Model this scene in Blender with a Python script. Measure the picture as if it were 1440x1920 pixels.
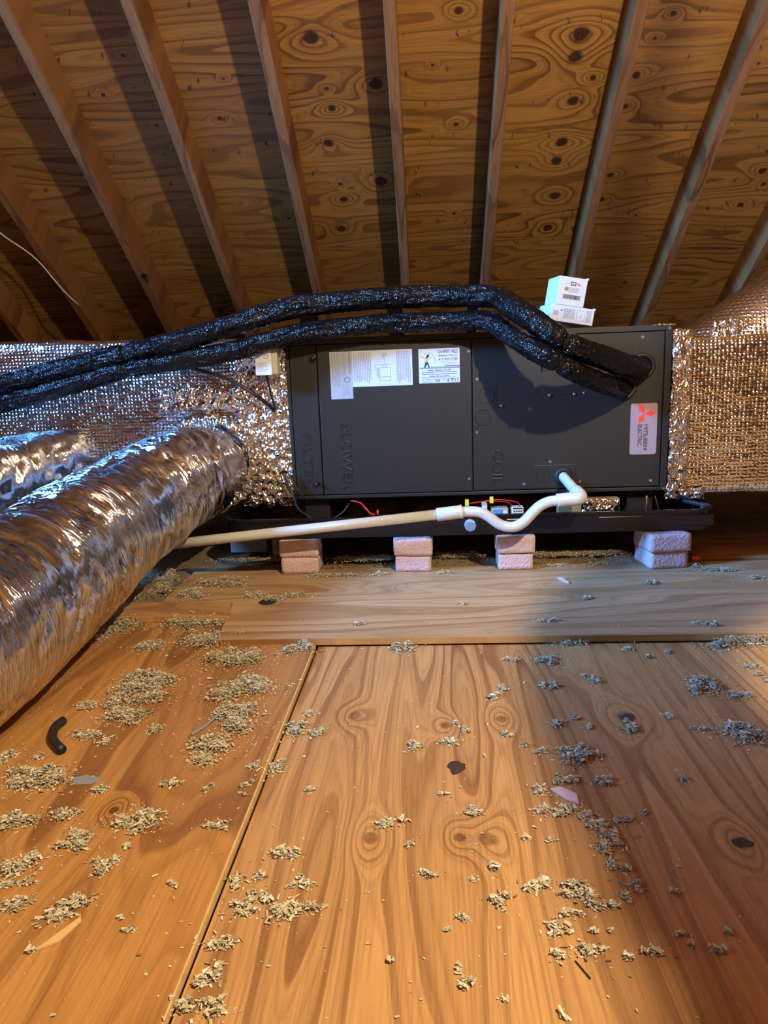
import bpy, bmesh, math, random
import numpy as np
from mathutils import Vector, Matrix, noise as mnoise

for o in list(bpy.data.objects):
    bpy.data.objects.remove(o, do_unlink=True)
C = bpy.context.scene.collection
SC = bpy.context.scene
R = math.radians

# ------------------------------------------------------------------ camera
cam = bpy.data.cameras.new('camera')
cam.sensor_fit = 'VERTICAL'
cam.sensor_height = 36.0
cam.lens = 1330.0 / 1920.0 * 36.0
cam.clip_start = 0.02
camo = bpy.data.objects.new('camera', cam)
C.objects.link(camo)
pitch, yaw, roll = R(11.296), R(-3.753), R(-2.130)
fw = Vector((math.sin(yaw) * math.cos(pitch), math.cos(yaw) * math.cos(pitch), -math.sin(pitch)))
r0 = Vector((math.cos(yaw), -math.sin(yaw), 0))
u0 = r0.cross(fw)
rt = math.cos(roll) * r0 + math.sin(roll) * u0
up = -math.sin(roll) * r0 + math.cos(roll) * u0
camo.matrix_world = Matrix(((rt.x, up.x, -fw.x, 0), (rt.y, up.y, -fw.y, 0), (rt.z, up.z, -fw.z, 0.69), (0, 0, 0, 1)))
SC.camera = camo

# ------------------------------------------------------------------ world, light, exposure
w = bpy.data.worlds.new('world')
SC.world = w
w.use_nodes = True
w.node_tree.nodes['Background'].inputs[0].default_value = (0.35, 0.6, 1.0, 1)
w.node_tree.nodes['Background'].inputs[1].default_value = 0.6
SC.view_settings.view_transform = 'Standard'
SC.view_settings.look = 'None'
SC.view_settings.gamma = 1.0
SC.view_settings.use_curve_mapping = False
SC.view_settings.exposure = 0.0
BULB = Vector((0.75, 0.1, 1.95))
BULB_POWER = 300.0
WIN_POWER = 76.0
SC.cycles.max_bounces = 4
SC.cycles.diffuse_bounces = 3
SC.cycles.glossy_bounces = 3
SC.cycles.use_denoising = True
SC.cycles.adaptive_threshold = 0.08
SC.cycles.use_light_tree = False
BULB_COLOR = (1.0, 0.86, 0.62)
WIN = dict(y0=0.30, y1=1.10, z0=1.9, z1=2.6, x=-3.6)
al = bpy.data.lights.new('daylight', 'AREA')
al.shape = 'RECTANGLE'
al.size = WIN['y1'] - WIN['y0'] - 0.12
al.size_y = WIN['z1'] - WIN['z0'] - 0.06
al.energy = WIN_POWER
al.color = (0.11, 0.39, 1.0)
alo = bpy.data.objects.new('window_daylight', al)
C.objects.link(alo)
alo.location = (WIN['x'] + 0.15, (WIN['y0'] + WIN['y1']) / 2, (WIN['z0'] + WIN['z1']) / 2)
aim = Vector((3.6, 1.70, -1.32))              # skylight slants down through the gable opening
alo.rotation_euler = aim.to_track_quat('-Z', 'Y').to_euler()
al.spread = R(50)

# ------------------------------------------------------------------ helpers
def tag(o, label=None, cat=None, group=None, kind=None):
    if label: o['label'] = label
    if cat: o['category'] = cat
    if group: o['group'] = group
    if kind: o['kind'] = kind
    return o

def thing(name, loc, label, cat, group=None):
    o = bpy.data.objects.new(name, None)
    o.empty_display_size = 0.05
    C.objects.link(o)
    o.location = loc
    return tag(o, label, cat, group)

def link(name, me, m=None, parent=None, smooth=False, bevel=0.0, segs=2):
    o = bpy.data.objects.new(name, me)
    C.objects.link(o)
    if m is not None:
        me.materials.clear()
        me.materials.append(m)
    if parent is not None:
        o.parent = parent
        o.matrix_parent_inverse = Matrix.Translation(-Vector(parent_origin(parent)))
    if smooth:
        me.polygons.foreach_set('use_smooth', [True] * len(me.polygons))
    if bevel:
        b = o.modifiers.new('bevel', 'BEVEL')
        b.width = bevel; b.segments = segs; b.limit_method = 'ANGLE'
    return o

def parent_origin(p):
    # world translation of an unrotated parent chain; meshes carry world coordinates
    return tuple(p.location) if p.parent is None else (0, 0, 0)

class MB:
    def __init__(self): self.v = []; self.f = []
    def add(self, vs, fs):
        n = len(self.v); self.v += [tuple(x) for x in vs]; self.f += [tuple(i + n for i in q) for q in fs]; return self
    def box(self, x0, x1, y0, y1, z0, z1):
        return self.add([(x0,y0,z0),(x1,y0,z0),(x1,y1,z0),(x0,y1,z0),(x0,y0,z1),(x1,y0,z1),(x1,y1,z1),(x0,y1,z1)],
                        [(0,3,2,1),(4,5,6,7),(0,1,5,4),(1,2,6,5),(2,3,7,6),(3,0,4,7)])
    def prism(self, poly, z0, z1):
        n = len(poly)
        return self.add([(x,y,z0) for x,y in poly] + [(x,y,z1) for x,y in poly],
                        [tuple(range(n))[::-1], tuple(range(n, 2*n))] + [(i,(i+1)%n,n+(i+1)%n,n+i) for i in range(n)])
    def cyl(self, a, b, r, n=12, r2=None):
        a, b = Vector(a), Vector(b); t = (b - a).normalized()
        p = t.orthogonal().normalized(); q = t.cross(p); r2 = r if r2 is None else r2
        vs = []
        for c, rr in ((a, r), (b, r2)):
            for i in range(n):
                an = 2*math.pi*i/n; vs.append(c + rr*(math.cos(an)*p + math.sin(an)*q))
        return self.add(vs, [(i,(i+1)%n,n+(i+1)%n,n+i) for i in range(n)] + [tuple(range(n))[::-1], tuple(range(n,2*n))])
    def ring(self, c, axis, R0, r, n=28, m=6):
        c = Vector(c); t = Vector(axis).normalized(); p = t.orthogonal().normalized(); q = t.cross(p); vs = []; fs = []
        for i in range(n):
            a = 2*math.pi*i/n; d = math.cos(a)*p + math.sin(a)*q
            for j in range(m):
                b = 2*math.pi*j/m; vs.append(c + d*(R0 + r*math.cos(b)) + t*(r*math.sin(b)))
        for i in range(n):
            for j in range(m):
                fs.append((i*m+j, ((i+1)%n)*m+j, ((i+1)%n)*m+(j+1)%m, i*m+(j+1)%m))
        return self.add(vs, fs)
    def mesh(self, name):
        me = bpy.data.meshes.new(name); me.from_pydata(self.v, [], self.f); me.update(); return me
    def build(self, name, m, parent=None, **k):
        return link(name, self.mesh(name), m, parent, **k)

def catmull(P, step):
    P = [np.array(p, float) for p in P]
    Q = [2*P[0]-P[1]] + P + [2*P[-1]-P[-2]]
    out = []
    for i in range(1, len(Q)-2):
        n = max(2, int(np.linalg.norm(Q[i+1][:3]-Q[i][:3])/step))
        for k in range(n):
            t = k/n
            out.append(0.5*((2*Q[i])+(-Q[i-1]+Q[i+1])*t+(2*Q[i-1]-5*Q[i]+4*Q[i+1]-Q[i+2])*t*t+(-Q[i-1]+3*Q[i]-3*Q[i+1]+Q[i+2])*t**3))
    out.append(P[-1])
    return np.array(out)

def tube_mesh(name, path, rad, seg=24, disp=None, caps=True):
    """path Nx3 array, rad array or scalar; disp(s, ang, i) radial offset. UV = (metres along, metres round)."""
    P = np.asarray(path, float); n = len(P)
    rad = np.full(n, rad) if np.isscalar(rad) else np.asarray(rad)
    T = np.gradient(P, axis=0); T /= np.linalg.norm(T, axis=1)[:, None]
    ref = np.array([0, 0, 1.0])
    if abs(T[0] @ ref) > .9: ref = np.array([1.0, 0, 0])
    a = np.cross(T[0], ref); a /= np.linalg.norm(a)
    s = np.concatenate([[0], np.cumsum(np.linalg.norm(np.diff(P, axis=0), axis=1))])
    vs = []; ang = np.arange(seg)*2*np.pi/seg
    for i in range(n):
        a = a - T[i]*(a @ T[i]); a /= np.linalg.norm(a); b = np.cross(T[i], a)
        for k in range(seg):
            r = rad[i] + (disp(s[i], ang[k], P[i]) if disp else 0)
            vs.append(P[i] + r*(math.cos(ang[k])*a + math.sin(ang[k])*b))
    fs = []
    for i in range(n-1):
        for k in range(seg):
            k2 = (k+1) % seg
            fs.append((i*seg+k, i*seg+k2, (i+1)*seg+k2, (i+1)*seg+k))
    nb = len(fs)
    if caps:
        fs.append(tuple(range(seg))[::-1]); fs.append(tuple(range((n-1)*seg, n*seg)))
    me = bpy.data.meshes.new(name); me.from_pydata([tuple(v) for v in vs], [], fs)
    uv = me.uv_layers.new(name='UVMap'); rm = float(rad.mean()); d = 2*np.pi/seg
    for q in range(nb):
        i, k = divmod(q, seg)
        for li, (ii, kk) in zip(me.polygons[q].loop_indices, ((i,k),(i,k+1),(i+1,k+1),(i+1,k))):
            uv.data[li].uv = (s[ii], kk*d*rm)
    me.update()
    return me

def tube(name, pts, rad, m, parent=None, step=.02, seg=12, disp=None, smooth=True):
    P = catmull(pts, step)
    return link(name, tube_mesh(name, P, rad, seg, disp), m, parent, smooth=smooth)

def nz(x, y=0.0, z=0.0): return mnoise.noise(Vector((x, y, z)))

def round_box(name, lo, hi, r, cell, disp=None):
    """a box with rounded edges on a grid, pushed along its normals by disp(p, normal)."""
    lo, hi = np.array(lo, float), np.array(hi, float)
    bm = bmesh.new(); cache = {}
    n = np.maximum(2, np.round((hi-lo)/cell).astype(int))
    def vert(i, j, k):
        key = (i, j, k)
        if key in cache: return cache[key]
        p = lo + (hi-lo)*np.array(key)/n
        c = np.clip(p, lo+r, hi-r); d = p-c; L = np.linalg.norm(d)
        nn = d/L if L > 1e-9 else np.zeros(3)
        q = c + nn*r if L > 1e-9 else p
        if disp is not None: q = q + nn*disp(q, nn)
        cache[key] = bm.verts.new(q); return cache[key]
    for ax in range(3):
        b, c = [(1,2),(2,0),(0,1)][ax]
        for side in (0, n[ax]):
            for i in range(n[b]):
                for j in range(n[c]):
                    q = []
                    for di, dj in ((0,0),(1,0),(1,1),(0,1)):
                        key = [0,0,0]; key[ax] = side; key[b] = i+di; key[c] = j+dj
                        q.append(vert(*key))
                    if side == 0: q = q[::-1]
                    bm.faces.new(q)
    me = bpy.data.meshes.new(name); bm.to_mesh(me); bm.free(); return me

def text_mesh(txt, width, height, extrude=0.0002, outline=0.0, spacing=1.0):
    cu = bpy.data.curves.new('txt', 'FONT'); cu.body = txt; cu.space_character = spacing
    if outline:
        cu.dimensions = '2D'; cu.fill_mode = 'NONE'
    o = bpy.data.objects.new('txt', cu); C.objects.link(o)
    bpy.context.view_layer.update()
    bb = [Vector(c) for c in o.bound_box]
    x0, x1 = min(c.x for c in bb), max(c.x for c in bb); y0, y1 = min(c.y for c in bb), max(c.y for c in bb)
    sx, sy = width/max(1e-6, x1-x0), height/max(1e-6, y1-y0)
    if outline:
        me = bpy.data.meshes.new_from_object(o.evaluated_get(bpy.context.evaluated_depsgraph_get()))
        xs_ = [v.co.x for v in me.vertices]; ys_ = [v.co.y for v in me.vertices]
        x0, x1, y0, y1 = min(xs_), max(xs_), min(ys_), max(ys_); sx, sy = width/(x1-x0), height/(y1-y0)
        b = MB()
        for e in me.edges:
            a, c = [me.vertices[i].co for i in e.vertices]
            b.cyl(((a.x-(x0+x1)/2)*sx, (a.y-(y0+y1)/2)*sy, 0), ((c.x-(x0+x1)/2)*sx, (c.y-(y0+y1)/2)*sy, 0), outline, 5)
        bpy.data.meshes.remove(me); me = b.mesh('txt')
    else:
        cu.extrude = extrude/sy
        bpy.context.view_layer.update()
        me = bpy.data.meshes.new_from_object(o.evaluated_get(bpy.context.evaluated_depsgraph_get()))
        for v in me.vertices:
            v.co = Vector(((v.co.x-(x0+x1)/2)*sx, (v.co.y-(y0+y1)/2)*sy, v.co.z*sy))
    bpy.data.objects.remove(o); bpy.data.curves.remove(cu)
    return me

UPR = Matrix(((1,0,0),(0,0,-1),(0,1,0)))        # text upright on a wall that faces -Y
DWN = Matrix(((0,1,0),(0,0,-1),(-1,0,0)))       # text read downwards, letter tops to the right
def put(me, c, rot=UPR):
    me.transform(Matrix.Translation(Vector(c)) @ rot.to_4x4()); me.update(); return me

# ------------------------------------------------------------------ materials
class Nt:
    def __init__(self, name):
        self.m = bpy.data.materials.new(name); self.m.use_nodes = True
        self.t = self.m.node_tree; self.b = self.t.nodes['Principled BSDF']
    def n(self, typ, ins=(), **props):
        nd = self.t.nodes.new('ShaderNode'+typ)
        for k, v in props.items(): setattr(nd, k, v)
        for k, v in (ins.items() if isinstance(ins, dict) else enumerate(ins)):
            if v is None: continue
            if isinstance(v, bpy.types.NodeSocket): self.t.links.new(v, nd.inputs[k])
            else: nd.inputs[k].default_value = v
        return nd
    def math(self, op, a, b=None, c=None, clamp=False):
        return self.n('Math', (a, b, c), operation=op, use_clamp=clamp).outputs[0]
    def vmath(self, op, a, b=None):
        return self.n('VectorMath', (a, b), operation=op)
    def ramp(self, fac, stops, interp='LINEAR'):
        r = self.n('ValToRGB', (fac,)); cr = r.color_ramp; cr.interpolation = interp
        while len(cr.elements) < len(stops): cr.elements.new(0.5)
        for e, (p, c) in zip(cr.elements, stops):
            e.position = p; e.color = (*c, 1) if len(c) == 3 else c
        return r.outputs[0]
    def mix(self, f, a, b, mode='MIX'):
        nd = self.n('Mix', data_type='RGBA', blend_type=mode)
        for s, v in ((0, f), (6, a), (7, b)):
            if isinstance(v, bpy.types.NodeSocket): self.t.links.new(v, nd.inputs[s])
            else: nd.inputs[s].default_value = v if s == 0 else (*v, 1)
        return nd.outputs[2]
    def noise(self, vec, scale, detail=2, rough=.5, dist=0):
        return self.n('TexNoise', {'Vector': vec, 'Scale': scale, 'Detail': detail, 'Roughness': rough, 'Distortion': dist}).outputs[0]
    def obj(self): return self.n('TexCoord').outputs['Object']
    def uv(self): return self.n('TexCoord').outputs['UV']
    def map(self, vec, scale=(1,1,1), loc=(0,0,0), rot=(0,0,0)):
        return self.n('Mapping', {'Vector': vec, 'Scale': scale, 'Location': loc, 'Rotation': rot}).outputs[0]
    def bump(self, h, strength, dist, prev=None):
        return self.n('Bump', {'Height': h, 'Strength': strength, 'Distance': dist, 'Normal': prev}).outputs[0]
    def set(self, **k):
        for a, v in k.items():
            a = a.replace('_', ' ')
            if isinstance(v, bpy.types.NodeSocket): self.t.links.new(v, self.b.inputs[a])
            else: self.b.inputs[a].default_value = (*v, 1) if isinstance(v, tuple) and len(v) == 3 else v
        return self.m

def plain(name, col, rough=.5, metal=0.0, var=.12, scale=30, bump=0.0, **kw):
    g = Nt(name); o = g.obj()
    nn = g.noise(o, scale, 4)
    c = g.mix(nn, tuple(x*(1-var) for x in col), tuple(min(1, x*(1+var)) for x in col))
    rr = g.math('MULTIPLY_ADD', nn, .12, rough-.06)
    g.set(Base_Color=c, Roughness=rr, Metallic=metal, **kw)
    if bump: g.set(Normal=g.bump(g.noise(o, scale*2, 5), .6, bump))
    return g.m

def plywood(name, light, dark, along='x', seed=0.0, K=8.0, freq=1.0, stretch=5.0, knots=(), rough=.55, fine=1.0, blot=.3, kdark=1.0, kamp=3.0):
    """rotary-cut veneer: growth-ring contours of a stretched height field that swells round every knot."""
    g = Nt(name); o = g.obj()
    sep = g.n('SeparateXYZ', (o,))
    a, c = (sep.outputs[0], sep.outputs[1]) if along == 'x' else (sep.outputs[1], sep.outputs[0])
    pos = g.n('CombineXYZ', (a, c, seed)).outputs[0]
    h0 = g.noise(g.map(pos, (freq, freq*stretch, 1)), 1.0, 1.3, .45, .15)
    h1 = g.noise(g.map(pos, (freq*3.2, freq*stretch*1.6, 1)), 1.0, 2.0, .5)
    h = g.math('MULTIPLY_ADD', h1, K*.13, g.math('MULTIPLY', h0, K))
    md = None
    for kn in knots:
        ku, kv, kr = kn[:3]
        d = g.vmath('SUBTRACT', pos, (ku, kv, seed)).outputs[0]
        l1 = g.vmath('LENGTH', g.vmath('MULTIPLY', d, (1/(kr*2.6), 1/(kr*1.5), 0)).outputs[0]).outputs['Value']
        h = g.math('MULTIPLY_ADD', g.math('POWER', .3679, g.math('MULTIPLY', l1, l1)), kamp, h)
        l2 = g.vmath('LENGTH', g.vmath('MULTIPLY', d, (1/(kr*1.0), 1/(kr*.85), 0)).outputs[0]).outputs['Value']
        md = l2 if md is None else g.math('MINIMUM', md, l2)
    fr = g.math('FRACT', h)
    mid = tuple(x*.62+y*.38 for x, y in zip(light, dark))
    band = g.ramp(fr, [(0, light), (.30, tuple(x*.94 for x in light)), (.62, mid), (.84, dark), (.95, dark), (1.0, light)])
    bl = g.noise(g.map(pos, (1.7, 3.6, 1), (3, 1, 0)), 1.0, 2)
    col = g.mix(g.math('MULTIPLY_ADD', bl, 1.5, -.05, True), tuple(x*.93 for x in light), band)
    fr2 = g.math('FRACT', g.math('MULTIPLY_ADD', h, 3.0, h1))
    col = g.mix(.30*fine, col, g.ramp(fr2, [(0, (1, 1, 1)), (.5, (1, 1, 1)), (.88, (.45, .38, .32)), (1, (1, 1, 1))]), 'MULTIPLY')
    fib = g.noise(g.map(pos, (6, 260, 1)), 1.0, 2, .6)
    col = g.mix(.55*fine, col, g.ramp(fib, [(.25, (.55, .5, .45)), (.6, (1, 1, 1))]), 'MULTIPLY')
    col = g.mix(blot, col, g.ramp(h0, [(.3, (.62, .5, .42)), (.65, (1.15, 1.1, 1.05))]), 'MULTIPLY')
    if md is not None:
        wob = g.math('MULTIPLY_ADD', g.noise(pos, 45, 2), .5, g.math('ADD', md, -.25))
        km = g.ramp(wob, [(.0, (1, 1, 1)), (.62, (1, 1, 1)), (.85, (.25, .25, .25)), (1.0, (0, 0, 0))])
        kc = g.ramp(g.noise(pos, 120, 3), [(.3, (dark[0]*.12, dark[1]*.1, dark[2]*.12)), (.7, (dark[0]*.5, dark[1]*.4, dark[2]*.35))])
        col = g.mix(g.math('MULTIPLY', km, kdark), col, kc)
    bp = g.bump(fib, .35, .0012)
    return g.set(Base_Color=col, Roughness=g.math('MULTIPLY_ADD', fib, .2, rough-.1), Normal=bp, Specular_IOR_Level=.35)

def foil(name, kind, tint=(.86, .86, .87), rough=.16):
    g = Nt(name); o = g.obj()
    if kind == 'bubble':
        vo = g.n('TexVoronoi', {'Vector': g.map(o, (1, .02, 1.12)), 'Scale': 78.0, 'Randomness': .22}).outputs['Distance']
        hgt = g.math('SMOOTH_MIN', vo, .42, .25)
        b1 = g.bump(g.math('MULTIPLY', hgt, -1.0), .9, .011)
        b2 = g.bump(g.noise(g.map(o, (10, 4, 26)), 1.0, 3, .6, .5), .35, .018, b1)
        g.set(Normal=b2)
    elif kind == 'crinkle':
        v = g.n('TexVoronoi', {'Vector': o, 'Scale': 34.0, 'Randomness': 1.0}, feature='F1').outputs['Distance']
        v2 = g.n('TexVoronoi', {'Vector': g.map(o, (1, 1, .6), rot=(0, .7, 0)), 'Scale': 95.0, 'Randomness': 1.0}).outputs['Distance']
        b1 = g.bump(v, .7, .010)
        b2 = g.bump(v2, .8, .006, b1)
        b3 = g.bump(g.noise(o, 40, 3, .7), .5, .01, b2)
        g.set(Normal=b3)
    elif kind == 'flex':
        u = g.uv()
        n1 = g.noise(g.map(u, (42, 3.2, 1), rot=(0, 0, .32)), 1.0, 4, .6, .5)
        n2 = g.noise(g.map(u, (120, 10, 1), rot=(0, 0, .22)), 1.0, 4, .6)
        n3 = g.noise(g.map(u, (5, 5, 1)), 1.0, 2)
        amp = g.ramp(n3, [(.38, (.12, .12, .12)), (.62, (1, 1, 1))])
        b1 = g.bump(g.math('MULTIPLY', n1, amp), .7, .024)
        b2 = g.bump(g.math('MULTIPLY', n2, amp), .8, .010, b1)
        g.set(Normal=b2)
    return g.set(Base_Color=tint, Metallic=1.0, Roughness=rough)

def sleeve(name):
    g = Nt(name); u = g.uv()
    sp = g.n('SeparateXYZ', (u,))
    ws = g.math('SINE', g.math('MULTIPLY', sp.outputs[0], 1000.0)); wt = g.math('SINE', g.math('MULTIPLY', sp.outputs[1], 760.0))
    dots = g.math('MULTIPLY', ws, wt)
    n1 = g.noise(g.map(u, (62, 26, 1), rot=(0, 0, .5)), 1.0, 3, .55, 1.0)
    n2 = g.noise(g.map(u, (9, 30, 1)), 1.0, 2)
    b = g.bump(g.math('MULTIPLY', n1, g.ramp(n2, [(.35, (.15, .15, .15)), (.6, (1, 1, 1))])), 1.0, .018)
    b = g.bump(dots, .35, .0016, b)
    return g.set(Base_Color=(.004, .004, .0043), Roughness=.13, Specular_IOR_Level=.26, Normal=b)

M = {}
M['paint'] = plain('charcoal_cabinet_paint', (.0155, .0143, .0112), .44, var=.06, scale=400, bump=.0002)
M['seam'] = plain('black_gap', (.004, .004, .004), .8)
M['bplastic'] = plain('black_plastic', (.006, .006, .007), .28)
M['rubber'] = plain('black_rubber', (.012, .012, .012), .5)
M['screw'] = plain('zinc_screw', (.55, .53, .5), .3, 1.0)
M['pvc'] = plain('white_pvc', (.57, .55, .49), .28, var=.03)
M['pvcg'] = plain('grey_pvc', (.42, .42, .40), .4)
M['white'] = plain('white_plastic', (.62, .62, .60), .4, var=.03)
M['card'] = plain('white_carton', (.54, .53, .51), .6, var=.03)
M['paper'] = plain('white_label_paper', (.50, .53, .60), .45, var=.03)
M['silverlabel'] = plain('silver_label', (.36, .37, .38), .38, .1, var=.05)
M['ink'] = plain('dark_ink', (.02, .02, .03), .6)
M['greyink'] = plain('grey_ink', (.22, .23, .27), .6)
M['navy'] = plain('navy_ink', (.01, .015, .10), .6)
M['redink'] = plain('red_ink', (.55, .02, .03), .6)
M['blueink'] = plain('blue_ink', (.05, .25, .65), .6)
M['gold'] = plain('tan_ink', (.55, .36, .08), .6)
M['brown'] = plain('brown_ink', (.32, .15, .04), .6)
M['badge'] = plain('badge_silver', (.40, .30, .32), .34, .35, var=.08, scale=8)
M['badgered'] = plain('badge_red', (.85, .05, .02), .4)
M['redwire'] = plain('red_wire', (.5, .01, .012), .4)
M['yellow'] = plain('yellow_tag', (.72, .6, .02), .5)
M['blackwire'] = plain('black_wire', (.008, .008, .009), .4)
M['whitewire'] = plain('white_wire', (.6, .58, .52), .5)
M['copper'] = plain('copper_rod', (.75, .38, .16), .3, 1.0)
M['orange'] = plain('orange_cap', (.7, .09, .01), .4)
M['foam'] = plain('pink_foam', (.60, .415, .395), .85, var=.1, scale=60, bump=.010)
M['foamcut'] = plain('pink_foam_shard', (.62, .46, .50), .7, var=.1, scale=60)
M['bubble'] = foil('bubble_foil', 'bubble')
M['crinkle'] = foil('crinkled_foil_tape', 'crinkle', rough=.14)
M['flex'] = foil('foil_jacket', 'flex', rough=.13)
M['sleeve'] = sleeve('black_wrap')
M['greytape'] = plain('grey_scrap', (.22, .24, .27), .6)
M['twood'] = plywood('rafter_wood', (.27, .118, .036), (.13, .048, .014), along='y', seed=3.1, K=5, freq=1.6, stretch=9, rough=.6, blot=.5)
M['endgrain'] = plywood('ply_edge', (.50, .27, .09), (.22, .09, .02), along='x', seed=5.2, K=6, freq=2, stretch=30)

# ------------------------------------------------------------------ roof (far slope in view)
S = math.atan(0.75)
ZR = 3.895                                    # height of the sheathing plane above Y = 0
def roof_matrix(sign=1):
    # local u = along the eaves, v = down the slope, w = outwards
    if sign > 0:
        return Matrix(((1,0,0,0),(0,math.cos(S),math.sin(S),0),(0,-math.sin(S),math.cos(S),ZR),(0,0,0,1)))
    return Matrix(((-1,0,0,0),(0,-math.cos(S),-math.sin(S),1.2),(0,-math.sin(S),math.cos(S),ZR),(0,0,0,1)))
RM, RB = roof_matrix(1), roof_matrix(-1)
ceiling = bpy.data.objects.new('ceiling', None); C.objects.link(ceiling)
tag(ceiling, 'sloping attic roof of knotty plywood sheathing on wooden rafters', kind='structure')
LIGHT, DARK = (.38, .195, .046), (.145, .060, .012)
KN = [(-.374,3.425,.036),(-.16,3.606,.032),(-.337,3.691,.02),(-.346,3.612,.010),(-.369,3.837,.026),(-.346,4.033,.012),(-.173,4.031,.034),(-.34,4.113,.022),(-.371,4.271,.026),
 (.139,3.371,.018),(.14,3.788,.013),(.14,4.219,.010),(.563,3.477,.038),(.558,3.554,.033),(.637,3.635,.016),(.58,3.72,.027),(.563,3.892,.032),(.555,3.979,.028),(.574,4.152,.026),(.568,4.327,.028),
 (.793,3.635,.021),(.782,3.754,.016),(.792,4.061,.019),(.78,4.185,.017),(1.392,4.252,.018),(1.418,4.08,.021),(1.45,4.148,.014),(.863,3.427,.013),(.825,3.507,.009),
 (-1.189,3.583,.011),(-.777,3.704,.013),(-1.055,3.444,.010),(-.72,3.55,.008),(-1.30,4.05,.009),(-.60,4.20,.010),(-.99,3.95,.008),
 (.30,4.56,.014),(-.20,4.62,.010),(1.0,4.7,.012),(.05,3.55,.008),(1.22,3.62,.008),(1.1,3.9,.009),(.95,4.28,.008)]
vr = [0.75, 1.94, 3.16, 4.38, 5.60, 6.62]
cols = {0: [-4.2,-1.73,.71,3.15,5.0], 1: [-4.2,-2.95,-.515,1.92,5.0]}
gen = [plywood('sheathing_plain_%d' % i, LIGHT, DARK, seed=20+i*3.7, K=11+i, freq=.65, stretch=9) for i in range(2)]
idx = 0
for r in range(5):
    cc = cols[1 if r in (2, 0, 4) else 0]
    for q in range(4):
        u_0, u_1, v_0, v_1 = cc[q]+.0015, cc[q+1]-.0015, vr[r]+.0018, vr[r+1]-.0018
        if r in (1, 2, 3) and q in (1, 2):
            ks = [k for k in KN if u_0 < k[0] < u_1 and v_0 < k[1] < v_1]
            hue = .94 if q == 1 else 1.0
            m = plywood('sheathing_knotty_%d' % idx, tuple(x*hue for x in LIGHT), DARK, seed=idx*2.37+.7, K=(13 if r == 3 else 11), freq=(.9 if r == 3 else .62), stretch=(7 if r == 3 else 9), knots=ks, blot=.45)
        else: m = gen[idx % 2]
        b = MB().box(u_0, u_1, v_0, v_1, 0, .0125)
        o = link('sheathing_panel', b.mesh('sheathing_panel'), m, None); o.parent = ceiling; o.matrix_local = RM; idx += 1
RX = [-3.77,-3.36,-2.95,-2.55,-2.15,-1.747,-1.343,-.939,-.537,-.108,.270,.692,1.095,1.50,1.905,2.31,2.715,3.12,3.52,3.93]
rng = random.Random(4)
rafters_me = []
for i, x in enumerate(RX):
    wdt = .041 + rng.uniform(-.001, .002)
    n = 26; b = MB(); vs = []; L0, L1 = .76, 6.6
    for k in range(n+1):
        v = L0 + (L1-L0)*k/n; du = .004*nz(v*.8, x*3, 1); dd = .002*nz(v*2, x*3, 5)
        vs += [(x+du, v, 0), (x+wdt+du, v, 0), (x+wdt+du, v, -.142+dd), (x+du, v, -.142+dd)]
    fs = []
    for k in range(n):
        for j in range(4): fs.append((4*k+j, 4*k+(j+1)%4, 4*k+4+(j+1)%4, 4*k+4+j))
    fs += [(0,1,2,3)[::-1], (4*n,4*n+1,4*n+2,4*n+3)]
    b.add(vs, fs)
    o = link('rafter', b.mesh('rafter'), M['twood'], None, bevel=.0025); o.parent = ceiling; o.matrix_local = RM
# shingle nails that came through the plywood
b = MB(); rng = random.Random(11)
for row in range(9):
    v = 3.28 + row*.138
    u = -2.0
    while u < 1.7:
        u += rng.choice([.045, .11, .16, .21])*rng.uniform(.8, 1.2)
        if min(abs(u-x-.02) for x in RX) < .035: continue
        for k in range(rng.choice([1, 1, 1, 2])):
            p = Vector((u+k*.014+rng.uniform(-.003,.003), v+rng.uniform(-.02,.02), .001)); t = Vector((rng.uniform(-.35,.35), rng.uniform(-.3,.3), -1))*rng.uniform(.010,.020)
            b.cyl(p, p+t, .0013, 5, .0004)
            if rng.random() < .4:        # torn veneer splinter at the nail
                a = p+Vector((rng.uniform(-.006,.006), .004, -.001)); b.add([a, a+Vector((rng.uniform(-.014,.014),.002,-.004)), a+Vector((.003,.009,-.009))], [(0,1,2)])
o = link('nail_tip', b.mesh('nail_tip'), plain('rusty_nail', (.07,.035,.015), .6, .4), None); o.parent = ceiling; o.matrix_local = RM; o['kind'] = 'stuff'
# one large nail plate / hook on a rafter and its dark hole
b = MB().cyl((-1.305, 4.36, -.1435), (-1.305, 4.36, -.147), .014, 10); b.cyl((-1.305,4.36,-.146),(-1.293,4.385,-.152),.004,6)
o = link('bent_nail', b.mesh('bent_nail'), M['rubber'], None); o.parent = ceiling; o.matrix_local = RM

# the other slope, behind and above the camera
back = bpy.data.objects.new('ceiling', None); C.objects.link(back); back.name = 'ceiling_back'
tag(back, 'opposite attic roof slope behind the viewer', kind='structure')
for r in range(5):
    for q in range(4):
        cc = cols[r % 2]
        bb = MB().box(-cc[q+1]+.0015, -cc[q]-.0015, vr[r]+.0018-.0, vr[r+1]-.0018, 0, .0125)
        o = link('sheathing_panel', bb.mesh('sheathing_panel'), gen[(r+q) % 2], None); o.parent = back; o.matrix_local = RB
for x in RX:
    bb = MB().box(-x-.041, -x, .76, 6.6, -.142, 0)
    o = link('rafter', bb.mesh('rafter'), M['twood'], None); o.parent = back; o.matrix_local = RB
bb = MB().box(-4.2, 5.0, .58, .62, 3.1, 3.44)
tag(bb.build('trim_1', M['twood']), 'ridge board at the top of the roof', kind='structure')

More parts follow.
